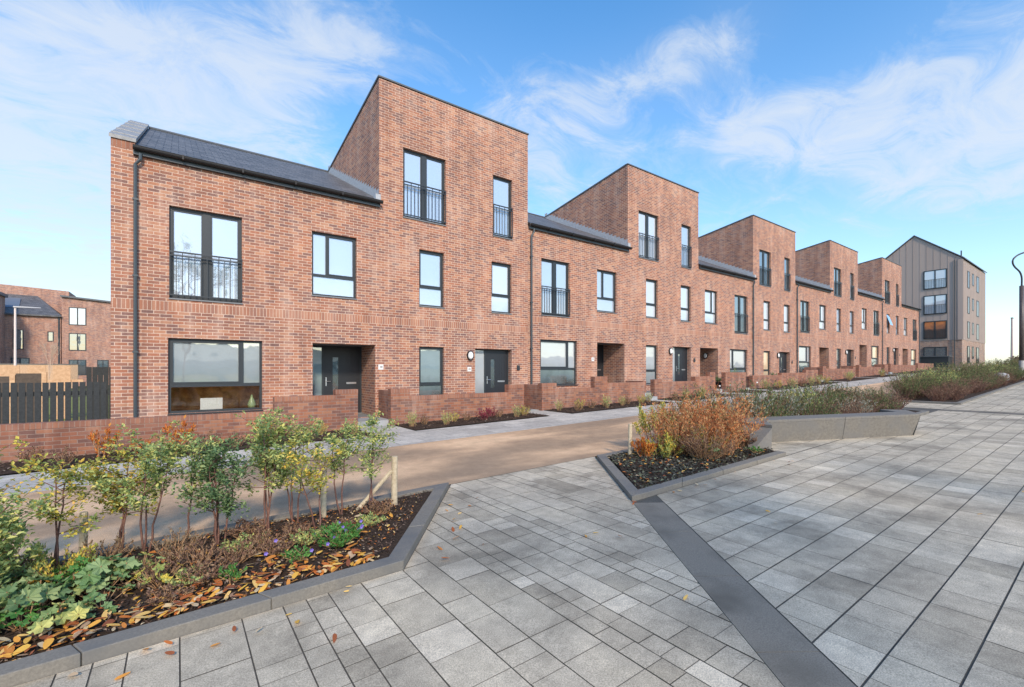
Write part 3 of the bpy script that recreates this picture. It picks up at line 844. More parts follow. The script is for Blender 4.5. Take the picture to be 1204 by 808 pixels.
for k in range(18):
    x = k*.62
    MB().box(x, x+.44, 0, .03, -.3, 1.78).build('board', SUNLITW, F)
MB().box(0, 11.3, .0305, .09, 1.2, 1.3).build('rail', SUNLITW, F)
F = thing('close_board_fence', 'dark close boarded fence panel beside the corner of the end house', 'fence', (-2.08, 17.5, 0))
for k in range(6): MB().box(k*.12, k*.12+.11, 0, .025, -.3, 1.72).build('board', BLKWOOD, F)
F = thing('garden_fence', 'brown slanting fence run in the yard, lower at its left', 'fence', (-12.9, 18.2, 0), 0)
for k in range(16):
    hh = 1.22+.08*max(0, k-11)
    MB().box(k*.62, k*.62+.5, 0, .03, -.3, hh).build('board', BROWNW, F)
    MB().box(k*.62+.505, k*.62+.61, -.02, .05, -.3, hh+.04).build('post', SUNLITW, F)
Wd = thing('yard_wall', 'low buff wall in front of the distant houses', 'wall', (-24, 62, -.4))
MB().box(0, 16, 0, .25, 0, 2.5).build('wall', SUNLITW, Wd); MB().box(-.03, 16.03, -.03, .28, 2.502, 2.6).build('coping', CONC, Wd)

# ------------------------------------------------------------------ distant houses on the left
def simple_win(H, x, w, z0, z1, pane, y=-.0, split=True, yy=None):
    m = MB(); bars(m, x, x+w, z0, z1, y-.03, y-.002, .09)
    if split: m.box(x+w/2-.05, x+w/2+.05, y-.03, y-.002, z0+.09, z1-.09)
    o = m.build('window', FRAME, H)
    q = MB().face([(x+.09, y-.012, z0+.09), (x+w-.09, y-.012, z0+.09), (x+w-.09, y-.012, z1-.09), (x+.09, y-.012, z1-.09)]); q.build('pane', pane, o)
    return o
DH = 70
H = thing('brick_house', 'distant three storey brick house seen left of the end house above the fences', 'house', (-10.33, DH, 0))
m = MB(); m.loft([(0, 0, -1), (6.0, 0, -1), (6.0, 9, -1), (0, 9, -1)], [(0, 0, 9.66), (6.0, 0, 9.2), (6.0, 9, 9.2), (0, 9, 9.66)]); m.build('wall', BRF, H)
MB().loft([(-.1, -.25, 9.67), (6.1, -.25, 9.21), (6.1, 9, 9.6), (-.1, 9, 10.1)], [(-.1, -.25, 9.85), (6.1, -.25, 9.39), (6.1, 9, 9.8), (-.1, 9, 10.3)]).build('roof', COPE, H)
for z0, z1, p in ((6.6, 8.6, P_BLIND), (3.75, 5.7, P_DARK), (1.0, 2.75, P_DARK)): simple_win(H, .55, 1.45, z0, z1, p)
simple_win(H, 2.9, 1.0, 1.0, 2.75, P_DARK)
H = thing('brick_house', 'distant two storey brick house with slate roof and blue roof panels', 'house', (-16.4, DH-.01, 0))
m = MB(); m.box(0, 6.0, 0, 9, -1, 7.4); m.build('wall', BRF, H)
m = MB(); m.loft([(.4, 4.5, 7.3), (6.02, 4.5, 7.3), (6.02, 9, 7.3), (.4, 9, 7.3)], [(.4, 4.5, 11.15), (6.02, 4.5, 10.9), (6.02, 9, 10.9), (.4, 9, 11.15)]); m.build('upper_wall', BRF, H)
rf = MB().loft([(0, -.3, 7.41), (6.1, -.3, 7.41), (6.1, 4.49, 7.41), (0, 4.49, 7.41)], [(0, -.3, 7.55), (6.1, -.3, 7.55), (3.4, 4.49, 10.1), (0, 4.49, 10.1)]); rf = rf.build('roof', SLATE, H)
s = (10.1-7.55)/4.79
MB().loft([(.9, 1, 7.56+s*1.3), (2.6, 1, 7.56+s*1.3), (2.3, 3.4, 7.56+s*3.7), (.9, 3.4, 7.56+s*3.7)], [(.9, 1, 7.64+s*1.3), (2.6, 1, 7.64+s*1.3), (2.3, 3.4, 7.64+s*3.7), (.9, 3.4, 7.64+s*3.7)]).build('solar_panel', flat('solar_panel_glass', (.12, .15, .19), .3), rf)
simple_win(H, 2.35, .8, 3.78, 5.9, P_DARK, split=False); simple_win(H, 4.95, .5, 4.7, 5.8, P_DARK, split=False); simple_win(H, 2.2, 1.4, 1.6, 2.9, P_DARK)
MB().tube([(5.85, -.1, -.5), (5.85, -.1, 7.4)], .06, 6).build('downpipe', PIPE, H)
H = thing('brick_house', 'sliver of an orange lit brick house at the left edge of the view', 'house', (-24, DH-6, 0))
MB().box(0, 9.4, 0, 6, -1, 9.2).build('wall', BRF, H); MB().box(-.1, 9.6, -.2, 6.1, 9.202, 9.5).build('roof', COPE, H)
simple_win(H, 7.0, 1.3, 5, 7, P_DARK)
# lamp and bare tree by them
L = thing('street_lamp', 'slim pale street lamp in front of the distant houses at the left', 'street lamp', (-10.9, 55, -.2))
MB().tube([(0, 0, 0), (0, 0, 1.2), (0, 0, 7.0)], [.11, .09, .07], 8).build('pole', flat('galvanised', (.80, .66, .60), .5), L)
MB().loft([(-.1, -.15, 7.0), (1.5, -.12, 7.05), (1.5, .12, 7.05), (-.1, .15, 7.0)], [(-.1, -.12, 7.12), (1.5, -.08, 7.12), (1.5, .08, 7.12), (-.1, .12, 7.12)]).build('lamp_head', flat('lamp_grey', (.35, .36, .38), .5), L)

# ------------------------------------------------------------------ plants
def leaf(mb, p, d, up, L, W, fold=.25):
    """one leaf: a kite folded along its midrib"""
    d = d.normalized(); s = d.cross(up)
    if s.length < 1e-3: s = Vector((1, 0, 0))
    s.normalize(); n = s.cross(d)
    b = len(mb.v); mid = p+d*L*.5
    mb.v += [tuple(p), tuple(mid-s*W*.5+n*W*fold), tuple(p+d*L), tuple(mid+s*W*.5+n*W*fold)]
    mb.f.append((b, b+1, b+2, b+3))
def rdir(r, zmin=-1., zmax=1.):
    t = r.uniform(0, 2*math.pi); z = r.uniform(zmin, zmax); q = math.sqrt(max(0, 1-z*z))
    return Vector((q*math.cos(t), q*math.sin(t), z))
def leggy_shrub(seed, h, spread, nst, ncl, nl, matl, bare=.45, L=.050, group=None, label='', loc=(0, 0, 0), name='shrub'):
    r = random.Random(seed); T = thing(name, label, 'shrub', loc, 0, group)
    st = MB(); lf = MB(); tips = []
    for i in range(nst):
        a = r.uniform(0, 6.28); lean = r.uniform(.05, .3)*spread
        p = Vector((r.uniform(-.03, .03), r.uniform(-.03, .03), 0)); pts = [p.copy()]
        hh = h*r.uniform(.75, 1.); k = 7
        dx = Vector((math.cos(a)*lean, math.sin(a)*lean, 0))
        for j in range(k):
            p = p+dx/k+Vector((r.uniform(-.018, .018), r.uniform(-.018, .018), hh/k)); pts.append(p.copy())
        st.tube(pts, [.010*(1-.65*j/k) for j in range(k+1)], 5, False)
        for j in range(3, k+1):
            if pts[j].z < h*bare: continue
            for b in range(r.choice((1, 2, 2))):
                d = rdir(r, -.1, .7); ln = spread*r.uniform(.25, .6)
                q = pts[j]+d*ln*.5+Vector((0, 0, .02)); e = pts[j]+d*ln+Vector((0, 0, .05))
                st.tube([pts[j], q, e], [.004, .003, .0015], 4, False); tips += [q, e]
        tips.append(pts[-1])
    for c in range(ncl):
        t = r.choice(tips)
        c0 = t+rdir(r)*r.uniform(0, .07)
        for _ in range(nl):
            p = c0+rdir(r)*r.uniform(.005, .065)
            leaf(lf, p, (rdir(r, -.4, .9)), Vector((0, 0, 1))+rdir(r)*.6, L*r.uniform(.45, 1.1), L*.5*r.uniform(.7, 1.1))
    st.build('stems', STEM, T, smooth=True); lf.build('foliage', matl, T)
    return T
G1 = 'leggy young shrubs in the left planter'
SH = [(-1.30, 5.0, .98, L_YELL, 'tall yellow leaved shrub at the left edge of the left planter', 4, 26), (-1.05, 4.5, .72, L_GREEN, 'low dense green shrub at the left edge of the planter', 5, 30),
      (-.75, 4.85, .88, L_YELL, 'thin slanting shrub, second from the left edge', 2, 12), (-.42, 5.3, .82, L_YELL, 'shrub with a patch of bright yellow leaves', 3, 22),
      (-.22, 5.15, .98, L_GREEN, 'forked shrub with a broad flat crown on a bare red stem', 3, 26), (.05, 5.25, .95, L_GREEN, 'slim shrub with a long bare curving stem', 1, 12),
      (.32, 4.95, .82, L_DARK, 'bushy dark green shrub leafy nearly to the ground', 5, 34), (.70, 5.05, 1.0, L_GREEN, 'tallest rounded green shrub near the middle of the planter', 4, 32),
      (.98, 5.12, 1.0, L_GREEN, 'green shrub in front of the nearest garden gate, left of the thin stake', 3, 22), (1.12, 4.75, .78, L_YELL, 'thin shrub with sparse yellow leaves right beside the stake', 2, 12),
      (1.42, 5.1, .92, L_GREEN, 'slim dark green shrub just right of the thin stake', 2, 16), (1.72, 5.05, .95, L_GREEN, 'rightmost leggy shrub of the left planter', 2, 18)]
for i, (u, v, h, mt, lb, ns, nc) in enumerate(SH):
    leggy_shrub(100+i, h, .50, ns, int(nc*9), 9, mt, bare=(.2 if 'bushy' in lb or 'dense' in lb else .40), group=G1, label=lb, loc=(u, v, gz(u)+.04))
def bush(seed, h, rad, n, L, matl, label, loc, group=None, twigs=30, tw=STEM, name='shrub', cat='shrub', upright=.6, wid=.45, bare=0.):
    """dense shrub: many upright twigs carrying small leaves"""
    r = random.Random(seed); T = thing(name, label, cat, loc, 0, group); st = MB(); lf = MB(); tips = []
    for i in range(twigs):
        a = r.uniform(0, 6.28); q = rad*math.sqrt(r.random()); out = Vector((math.cos(a), math.sin(a), 0))
        p0 = out*q*.35; p2 = out*q+Vector((0, 0, h*r.uniform(.55, 1.05)*(1-.35*(q/rad)**2)))
        p1 = (p0+p2)/2+Vector((r.uniform(-.04, .04), r.uniform(-.04, .04), .04*h)); st.tube([p0, p1, p2], [.006, .004, .0015], 4, False)
        tips.append((p0, p1, p2))
    for k in range(n):
        a, b, c = r.choice(tips); t = r.uniform(bare, 1.)**.7
        p = (a.lerp(b, t*2) if t < .5 else b.lerp(c, t*2-1))+rdir(r)*r.uniform(0, .07)*h
        if p.z < .01: continue
        d = rdir(r, -.2, 1.)*(1-upright)+Vector((0, 0, 1))*upright*.6
        leaf(lf, p, d, rdir(r), L*r.uniform(.6, 1.3), L*wid*r.uniform(.7, 1.2))
    st.build('stems', tw, T, smooth=True); lf.build('foliage', matl, T)
    return T
# under-planting of the left planter
def lobed(seed, n, loc, label, mat=L_TEAL, size=.075, h=.17, group=None):
    r = random.Random(seed); T = thing('lobed_leaf_plant', label, 'plant', loc, 0, group); lf = MB(); st = MB()
    for i in range(n):
        a = r.uniform(0, 6.28); q = r.uniform(.02, .2); c = Vector((math.cos(a)*q, math.sin(a)*q, h*r.uniform(.45, 1.1)*(1-q*1.2)))
        st.tube([(c.x*.2, c.y*.2, 0), (c.x*.8, c.y*.8, c.z*.7), tuple(c)], .003, 4, False)
        s = size*r.uniform(.6, 1.15); nrm = (Vector((math.cos(a)*.5, math.sin(a)*.5, 1))+rdir(r)*.35).normalized()
        x = nrm.cross(Vector((0, 1, .1))).normalized(); y = nrm.cross(x); b = len(lf.v); K = 20
        lf.v.append(tuple(c-nrm*s*.12))
        ph = r.uniform(0, 6)
        for k in range(K):
            t = 2*math.pi*k/K+ph; rr = s*(.82+.2*math.cos(5*(t-ph)))*(1-.45*max(0, math.cos(t-ph-math.pi))**8)
            lf.v.append(tuple(c+x*rr*math.cos(t)+y*rr*math.sin(t)+nrm*s*.10*math.cos(10*(t-ph))))
        for k in range(K): lf.f.append((b, b+1+k, b+1+(k+1) % K))
    st.build('stalks', TWIG, T); lf.build('foliage', mat, T)
    return T
GL = 'lobed leaf plants low in the left planter'
lobed(1, 26, (-.46, 4.35, .03), 'pale teal lobed leaf plant in the middle of the lobed plants', group=GL, size=.085, h=.26)
lobed(2, 24, (-.78, 4.30, .02), 'dark green lobed leaf plant at the left edge of the view', L_DARK, group=GL, size=.075, h=.22)
lobed(3, 14, (-.62, 4.02, .02), 'olive lobed leaf plant nearest the kerb', L_GREEN, group=GL, size=.06, h=.14)
lobed(4, 16, (-.25, 4.45, .03), 'small green lobed leaf plant right of the teal one', L_GREEN, group=GL, size=.055, h=.2)
lobed(5, 16, (-.95, 4.05, .02), 'green lobed leaf plant half out of view at the lower left', L_GREEN, group=GL, size=.065, h=.2)
lobed(6, 12, (-.42, 4.15, .03), 'little teal lobed plant in front of the big one', L_TEAL, group=GL, size=.05, h=.12)
lobed(7, 18, (-.95, 4.55, .02), 'deep green lobed leaf plant under the yellow shrub', L_DARK, group=GL, size=.07, h=.25)
lobed(8, 26, (-1.15, 4.25, .02), 'broad olive green lobed leaf plant at the left edge', L_GREEN, group=GL, size=.06, h=.2)
lobed(9, 22, (-.60, 4.50, .03), 'mid green lobed leaf plant behind the teal one', L_HERB, group=GL, size=.05, h=.24)
lobed(10, 18, (-.78, 4.10, .02), 'small fresh green lobed plant between kerb and dark green one', L_HERB, group=GL, size=.042, h=.15)
lobed(11, 16, (-.10, 4.25, .03), 'sparse yellow green lobed plant nearest the dry clumps', L_YELL, group=GL, size=.04, h=.16)
bush(65, .5, .45, 2200, .04, L_GREEN, 'bushy green shrub low at the left edge behind the lobed plants', (-1.2, 4.75, .02), G1, 50)
bush(66, .3, .3, 1200, .035, L_YELL, 'low yellow green shrub below the yellow leaved shrub', (-.72, 4.72, .02), G1, 40)
GD = 'dry brown plant clumps in the left planter'
for i, (u, v, h, lb) in enumerate([(-.12, 4.35, .22, 'dry brown clump just right of the lobed leaf plants'), (.12, 4.5, .26, 'dry brown clump behind the fallen leaves'), (.38, 4.4, .18, 'low dry brown clump near the middle'),
                                   (-.5, 4.95, .35, 'tall buff dry clump below the yellow leaves'), (.0, 4.8, .30, 'buff dry clump under the forked shrub'), (-.95, 4.9, .36, 'buff dry clump at the left under the shrubs'), (.62, 4.55, .2, 'dry brown clump below the tallest shrub')]):
    bush(300+i, h*.8, .22, 430, .03, L_DRY if 'buff' in lb else L_REDBR, lb, (u, v, gz(u)+.045), GD, 36, TWIG, 'dry_plant', 'plant')
# violas
def flowers(seed, loc, label):
    r = random.Random(seed); T = bush(seed, .20 if seed == 41 else .1, .24 if seed == 41 else .14, 1500 if seed == 41 else 260, .032, L_HERB, label, loc, 'purple flowering clumps', 40, TWIG, 'flower_clump', 'flowers', .2, .6)
    for i in range(9 if seed == 41 else 4):
        p = MB()
        c = Vector((r.uniform(-.26, .26), r.uniform(-.2, .2), r.uniform(.10, .20)))
        for k in range(5):
            t = k*1.2566; d = Vector((math.cos(t), -.5, math.sin(t))); leaf(p, c, d, Vector((0, -1, .4)), .019, .018, .05)
        p.build('flower', L_PURP, T)
    return T
flowers(41, (1.16, 4.22, .07), 'bright green clump with purple flowers near the corner of the left planter')
flowers(42, (.80, 4.12, .06), 'smaller sparse clump of purple flowers left of the bright green one')
GC = 'low ground cover plants in the left planter'
GCP = bush(45, .13, .17, 420, .03, L_GREEN, 'x', (0, 0, 0), GC, 30, TWIG, 'ground_cover', 'plant', .2, .6); GCQ = bush(46, .15, .19, 420, .034, L_REDBR, 'x', (0, 0, 0), GC, 34, TWIG, 'ground_cover', 'plant', .2, .5)
gs = [(-.30, 4.62, 0, 'green ground cover behind the dry clump'), (.20, 4.15, 1, 'brown ground cover near the kerb'), (.48, 4.62, 0, 'green ground cover under the bushy dark shrub'), (.70, 4.38, 1, 'brown ground cover left of the purple flowers'),
      (.95, 4.45, 0, 'green ground cover just behind the purple flowers'), (1.35, 4.62, 1, 'brown ground cover right of the bright green clump'), (1.55, 4.55, 0, 'small green ground cover close to the kerb corner'), (.55, 4.95, 1, 'brown ground cover at the base of the tallest shrub'),
      (.05, 4.2, 0, 'green ground cover in front of the dry clump'), (-.05, 3.95, 1, 'brown ground cover half under the fallen leaves'), (-.6, 4.6, 0, 'green ground cover beside the teal plant'), (.9, 4.75, 1, 'brown ground cover beside the thin stake'), (1.75, 4.85, 1, 'brown ground cover below the diagonal brace')]
gu = [False, False]
for u, v, q, lb in gs:
    P_ = (GCP, GCQ)[q]; p = (u, v, gz(u)+.04)
    if not gu[q]: P_.location = p; P_['label'] = lb; gu[q] = True
    else: dup(P_, p, u*9, random.uniform(.7, 1.2), lb)
bush(44, .12, .12, 240, .03, L_HERB, 'tiny bright green plant beside the yellow leaf near the kerb', (.33, 4.02, .05), None, 14, TWIG, 'seedling', 'plant')
# fallen leaves and bark
def scatter(name, n, region, mat, L, W, seed, z=.05, flatness=.25, kind='stuff'):
    r = random.Random(seed); m = MB(); (a, b, c, d) = region
    for i in range(n):
        u = r.uniform(a, b); v = c+(d-c)*r.random()
        if isinstance(mat, tuple): pass
        if u > 1.3+(v-3.6)*.75: continue
        dd = Vector((r.uniform(-1, 1), r.uniform(-1, 1), r.uniform(-flatness, flatness)))
        leaf(m, Vector((u, v, gz(u)+z+r.uniform(0, .02))), dd, Vector((0, 0, 1))+rdir(r)*flatness, L*r.uniform(.6, 1.3), W*r.uniform(.7, 1.2), .15)
    return tag(m.build(name, mat), kind=kind)
# big oval leaves get a rounder outline
def oval_leaves(name, pts, mat, seed, L=.07):
    r = random.Random(seed); m = MB()
    for u, v in pts:
        a = r.uniform(0, 6.28); l = L*r.uniform(.6, 1.25); w = l*r.uniform(.3, .45); tx, ty = r.uniform(-.35, .35), r.uniform(-.35, .35); z0 = gz(u)+.065+r.uniform(0, .02)
        b = len(m.v)
        ks = 12
        for k in range(ks):
            t = 2*math.pi*k/ks; x = l*.5*math.cos(t); y = w*.5*math.sin(t)*(1-.3*math.cos(t))
            X = x*math.cos(a)-y*math.sin(a); Y = x*math.sin(a)+y*math.cos(a)
            m.v.append((u+X, v+Y, z0+X*tx+Y*ty+.12*(x*x)/l+.35*abs(y)))
        m.f.append(tuple(range(b, b+ks)))
    return tag(m.build(name, mat), kind='stuff')
r = random.Random(9)
pts = [(r.uniform(-1.6, 1.35), 3.66+abs(r.gauss(0, .22))) for _ in range(470)]
pts = [p for p in pts if p[0] < 1.3+(p[1]-3.6)*.72 and p[1] < 5.2]
pts += [(r.uniform(-1.4, 1.9), r.uniform(3.7, 5.2)) for _ in range(110)]
pts = [p for p in pts if p[0] < 1.25+(p[1]-3.6)*.70]
oval_leaves('fallen_leaves', pts, L_FALL, 3, .078)
scatter('bark_mulch', 9000, (-1.9, 2.6, 3.64, 5.28), L_CHIP, .032, .015, 5, .047, .6)
scatter('leaf_litter', 1800, (-1.9, 2.6, 3.64, 5.28), L_FALL, .03, .016, 6, .055, .5)
r = random.Random(12)
oval_leaves('stray_leaves', [(1.47+t*1.4+.12+r.random()**2*.9, V1+t*1.9-r.random()**2*.5) for t in [r.random() for _ in range(14)]]+[(r.uniform(-1.2, 1.5), V1-.05-abs(r.gauss(0, .22))) for _ in range(16)]
            +[(r.uniform(4.2, 8), V1-.05-abs(r.gauss(0, .18))) for _ in range(16)]+[(r.uniform(1, 9), r.uniform(.3, 3.2)) for _ in range(8)], L_FALL, 5, .06).location = (0, 0, -.062)
# second planter
r = random.Random(19); m = MB(); ml = MB()
for i in range(5200):
    v = r.uniform(3.62, 5.28); u = r.uniform(4.6, 9.2)
    if u < 4.62+(v-3.6)*.755 or (u > 8.3 and v < 3.65+(u-8.3)*.9): continue
    leaf(m, Vector((u, v, gz(u)+.045+r.uniform(0, .02))), Vector((r.uniform(-1, 1), r.uniform(-1, 1), r.uniform(-.5, .5))), Vector((0, 0, 1))+rdir(r)*.6, .05*r.uniform(.5, 1.2), .035, .2)
    if r.random() < .05 and v > 3.75: leaf(ml, Vector((u, v, gz(u)+.06)), rdir(r, -.2, .4), Vector((0, 0, 1)), .07, .04)
tag(m.build('gravel_mulch', L_GREY), kind='stuff'); tag(ml.build('leaf_litter', L_FALL), kind='stuff')
GR = 'shrubs of the second planter'
bush(51, 1.15, .85, 7500, .06, L_RUST, 'large rusty orange shrub beside the concrete bench', (7.8, 4.45, gz(7.6)+.04), GR, 150, TWIG, upright=.42, wid=.25)
bush(52, 1.05, .7, 4600, .055, L_RUST, 'rusty twiggy shrub left of the large orange one', (7.05, 4.7, gz(7)+.04), GR, 120, TWIG, upright=.42, wid=.25)
bush(53, .55, .5, 3000, .045, L_REDBR, 'low brown shrub in front of the rusty shrubs', (6.95, 4.15, gz(7)+.04), GR, 80, TWIG, upright=.42, wid=.25)
bush(54, 1.08, .4, 1300, .05, L_YELL, 'yellow green shrub between the two timber stakes', (7.0, 5.15, gz(7)+.04), GR, 16, STEM, bare=.35)
bush(55, 1.15, .6, 3600, .045, L_HEDGE, 'green topped shrub behind the rusty ones', (8.2, 5.0, gz(8)+.04), GR, 60)
bush(56, .42, .36, 1300, .05, L_YELL, 'low yellowing shrub right by the pale stake', (6.55, 4.65, gz(6)+.04), GR, 30, TWIG)
bush(57, .35, .28, 800, .05, L_ORANGE, 'small orange leaved plant at the foot of the pale stake', (6.35, 4.85, gz(6)+.04), GR, 24, TWIG)
bush(60, .62, .5, 2000, .05, L_RUST, 'low orange brown shrub behind the brown one', (7.45, 4.1, gz(7)+.04), GR, 80, TWIG, upright=.42, wid=.25)
bush(62, .85, .5, 1600, .042, L_HEDGE, 'green shrub mixed into the left side of the rusty ones', (7.3, 4.95, gz(7)+.04), GR, 50)
bush(63, .5, .45, 1500, .04, L_YELL, 'yellow green undergrowth below the rusty shrubs', (7.2, 4.3, gz(7)+.04), GR, 50, TWIG)
bush(58, .30, .3, 1300, .04, L_REDBR, 'low dark plant in the shade of the bench end', (8.35, 4.25, gz(8)+.04), GR, 40, TWIG)
lobed(59, 9, (7.0, 3.98, gz(7)+.05), 'small green lobed plant in the second planter', L_TEAL, size=.05, h=.22)
bush(61, .12, .12, 260, .03, L_HERB, 'tiny green plant by the kerb before the bench end', (7.95, 3.78, gz(8)+.05), None, 14, TWIG, 'seedling', 'plant')
# hedge shrubs, copied from five kinds
kinds = []
GH = 'fine leaved hedge shrubs beyond the bench'
for i, (mt, h, tw, nm) in enumerate([(L_HEDGE, .78, STEM, 'dark green'), (L_PALEH, .70, TWIG, 'pale grey green'), (L_REDBR, .62, STEM, 'bare reddish brown'), (L_GREEN, .74, STEM, 'fresh green'), (L_HEDGE, .66, STEM, 'green')]):
    kinds.append((nm, bush(70+i, h, .52, 2600 if mt is not L_REDBR else 1900, .042, mt, nm+' prototype', (0, 0, 0), GH, 80, tw, upright=.6, wid=.3)))
used = [False]*5; r = random.Random(77); count = {}
spots = []
u = 9.6
ORDER = [1, 1, 0, 1, 0, 3, 0, 1, 0, 0, 2, 2, 2]
k = 0
while u < 16.6: spots.append((u, 4.95+r.uniform(-.15, .15), ORDER[k % 13] if r.random() < .8 else r.randrange(5), 'behind the bench', 1.38)); u += .52; k += 1
for u, v, q in ((11.6, 4.25, 0), (12.6, 4.0, 2), (13.4, 4.1, 1), (14.2, 4.2, 2), (15.1, 4.1, 4), (16.0, 4.15, 2), (16.9, 4.2, 2), (17.3, 4.6, 4)): spots.append((u, v, q, 'behind the bench', 1.1))
u = 21.9
while u < 52:
    s = 1.5
    spots.append((u, 4.85+r.uniform(-.2, .2), r.choice((0, 0, 4, 0, 3)), 'in the far hedge', s)); u += .75 if u < 34 else 1.2
u = 21.7
while u < 46:
    spots.append((u, 4.0+r.uniform(-.15, .15), r.choice((2, 2, 4, 0, 2)), 'in the far hedge', 1.1)); u += .8 if u < 34 else 1.3
tot = len(spots)
spots.sort(key=lambda s: s[0])
for n_, (u, v, q, where, s) in enumerate(spots):
    nm, proto = kinds[q]; pos_ = (u, v, gz(u)+.04); key = (nm, where, v > 4.5); count[key] = count.get(key, 0)+1
    rowtxt = 'road side row' if v > 4.5 else 'plaza side row'
    ordn = ['nearest', 'second', 'third', 'fourth', 'fifth', 'sixth', 'seventh', 'eighth', 'ninth', 'tenth', 'eleventh', 'twelfth', 'thirteenth', 'fourteenth', 'fifteenth', 'sixteenth', 'seventeenth', 'eighteenth', 'nineteenth', 'twentieth'][min(count[key]-1, 19)]
    lb = f'{ordn} {nm} shrub {where}, {rowtxt}'
    rz = r.uniform(0, 6.28); sc_ = s*r.uniform(.9, 1.1)
    if not used[q]:
        proto.location = pos_; proto.rotation_euler = (0, 0, rz); proto.scale = (sc_,)*3; proto['label'] = lb; used[q] = True
    else: dup(proto, pos_, rz, sc_, lb, GH)
# pale boulder in the far hedge
m = MB(); rr = random.Random(8)
bpts = [[(math.cos(t*.785)*q*(1+rr.uniform(-.12, .12)), math.sin(t*.785)*q*.7*(1+rr.uniform(-.12, .12)), z) for t in range(8)] for q, z in ((.5, 0), (.6, .25), (.5, .5), (.2, .65))]
for a, b in zip(bpts, bpts[1:]): m.loft(a, b)
b_ = m.build('boulder', noisy('pale_rock', (.25, .25, .24), (.48, .48, .46), 3)); b_.location = (33.5, 3.9, gz(33.5)+.25); b_.scale = (.9, .7, .6); tag(b_, 'pale grey boulder half hidden in the far hedge', 'boulder')
# small plants at the foot of the garden walls
GW = 'small plants at the foot of the garden walls'
wp = [bush(120, .42, .24, 420, .035, L_GREEN, 'x', (0, 0, 0), GW, 22, TWIG), bush(121, .34, .22, 420, .035, L_REDBR, 'x', (0, 0, 0), GW, 26, TWIG),
      bush(122, .36, .24, 460, .038, L_CRIM, 'x', (0, 0, 0), GW, 22, STEM), bush(123, .45, .2, 200, .045, L_ORANGE, 'x', (0, 0, 0), GW, 10, TWIG), bush(124, .36, .22, 360, .035, L_YELL, 'x', (0, 0, 0), GW, 20, TWIG)]
wn_ = ['green', 'brown', 'crimson', 'orange leaved', 'yellow green']; wu = [False]*5; wc = {}
lst = [(-2.1, 1, 1.), (-1.15, 3, 1.7), (-.6, 3, 1.0), (-1.6, 1, 1), (.0, 3, 1.9), (.55, 1, 1.1), (1.0, 1, 1.), (1.55, 3, 1.3), (2.2, 0, .8), (2.8, 4, .9), (3.4, 0, .9), (5.05, 0, 1.), (5.5, 1, .9), (5.9, 0, .9), (6.35, 4, .9),
       (6.8, 1, .8), (7.15, 2, 1.1), (7.7, 2, 1.), (8.0, 1, .8), (8.35, 0, .9), (8.75, 4, 1.), (9.1, 1, .9), (10.5, 0, .9), (10.9, 1, .9), (11.4, 4, 1.1), (11.9, 1, 1.), (12.3, 0, 1.1), (12.8, 1, .9), (13.3, 0, .9), (13.9, 1, 1.),
       (14.5, 4, 1.), (15.1, 0, 1.), (16.9, 1, 1.), (17.6, 0, 1.), (18.4, 4, 1.), (19.3, 0, 1.1), (20.2, 1, 1.), (25.4, 0, 1.3), (26.4, 4, 1.3), (27.5, 0, 1.3), (28.6, 1, 1.3), (29.8, 0, 1.3), (31.0, 0, 1.4), (32.2, 4, 1.3), (36, 0, 1.4), (38, 0, 1.4), (42.5, 0, 1.4), (44.5, 1, 1.4)]
for u, q, s in lst:
    wc[q] = wc.get(q, 0)+1; v = 11.35+.3*math.sin(u*5); p = (u, v, gz(u)+.02)
    lb = f'{wn_[q]} plant at the wall foot, number {wc[q]} of its colour from the left' if False else f'{["nearest","second","third","fourth","fifth","sixth","seventh","eighth","ninth","tenth","eleventh","twelfth","thirteenth","fourteenth","fifteenth","sixteenth","seventeenth","eighteenth","nineteenth"][wc[q]-1]} {wn_[q]} plant from the left at the wall foot'
    if not wu[q]: wp[q].location = p; wp[q].scale = (s,)*3; wp[q]['label'] = lb; wu[q] = True
    else: dup(wp[q], p, u*3, s, lb, GW)
r = random.Random(29); m = MB()
for i in range(3500):
    u = r.uniform(-2.5, 22); v = r.uniform(10.7, 12.02)
    if any(a-.08 < u < b+.12 for a, b in GAPS): continue
    leaf(m, Vector((u, v, gz(u)+.02+r.uniform(0, .02))), Vector((r.uniform(-1, 1), r.uniform(-1, 1), r.uniform(-.4, .4))), Vector((0, 0, 1))+rdir(r)*.5, .06, .03)
tag(m.build('leaf_litter', L_CHIP), kind='stuff')
# potted plants
def pot(loc, h, label, mat=L_DARK):
    T = thing('potted_plant', label, 'potted plant', loc)
    MB().tube([(0, 0, 0), (0, 0, .28), (0, 0, .30)], [.12, .17, .18], 12).build('pot', BLACK, T)
    q = bush(int(loc[0]*10), h, .22, 500, .06, mat, None, (0, 0, 0), None, 20)
    for c in list(q.children): c.parent = T; c.location = (0, 0, .28)
    bpy.data.objects.remove(q)
pot((23.2, 13.0, .67), .35, 'potted green plant in front of the third recessed porch')
pot((24.55, 12.9, .67), .9, 'tall potted plant in the gateway beside the short square wall')
pot((29.0, 12.8, .67), .6, 'potted plant below the ground window of the middle tall block')
# garden stake lights
for i, (u, v, lb) in enumerate([(21.3, 11.9, 'small white solar light left of the gate to the third porch'), (22.3, 11.9, 'small white solar light right of the gate to the third porch'), (24.95, 11.85, 'small white solar light beside the tall potted plant')]):
    T = thing('solar_light', lb, 'garden light', (u, v, gz(u)), 0, 'solar lights by the gates')
    MB().tube([(0, 0, 0), (0, 0, .32)], .012, 6).build('stake', BLACK, T); MB().tube([(0, 0, .321), (0, 0, .36), (0, 0, .40)], [.03, .05, .03], 8).build('lamp', WHITE, T)

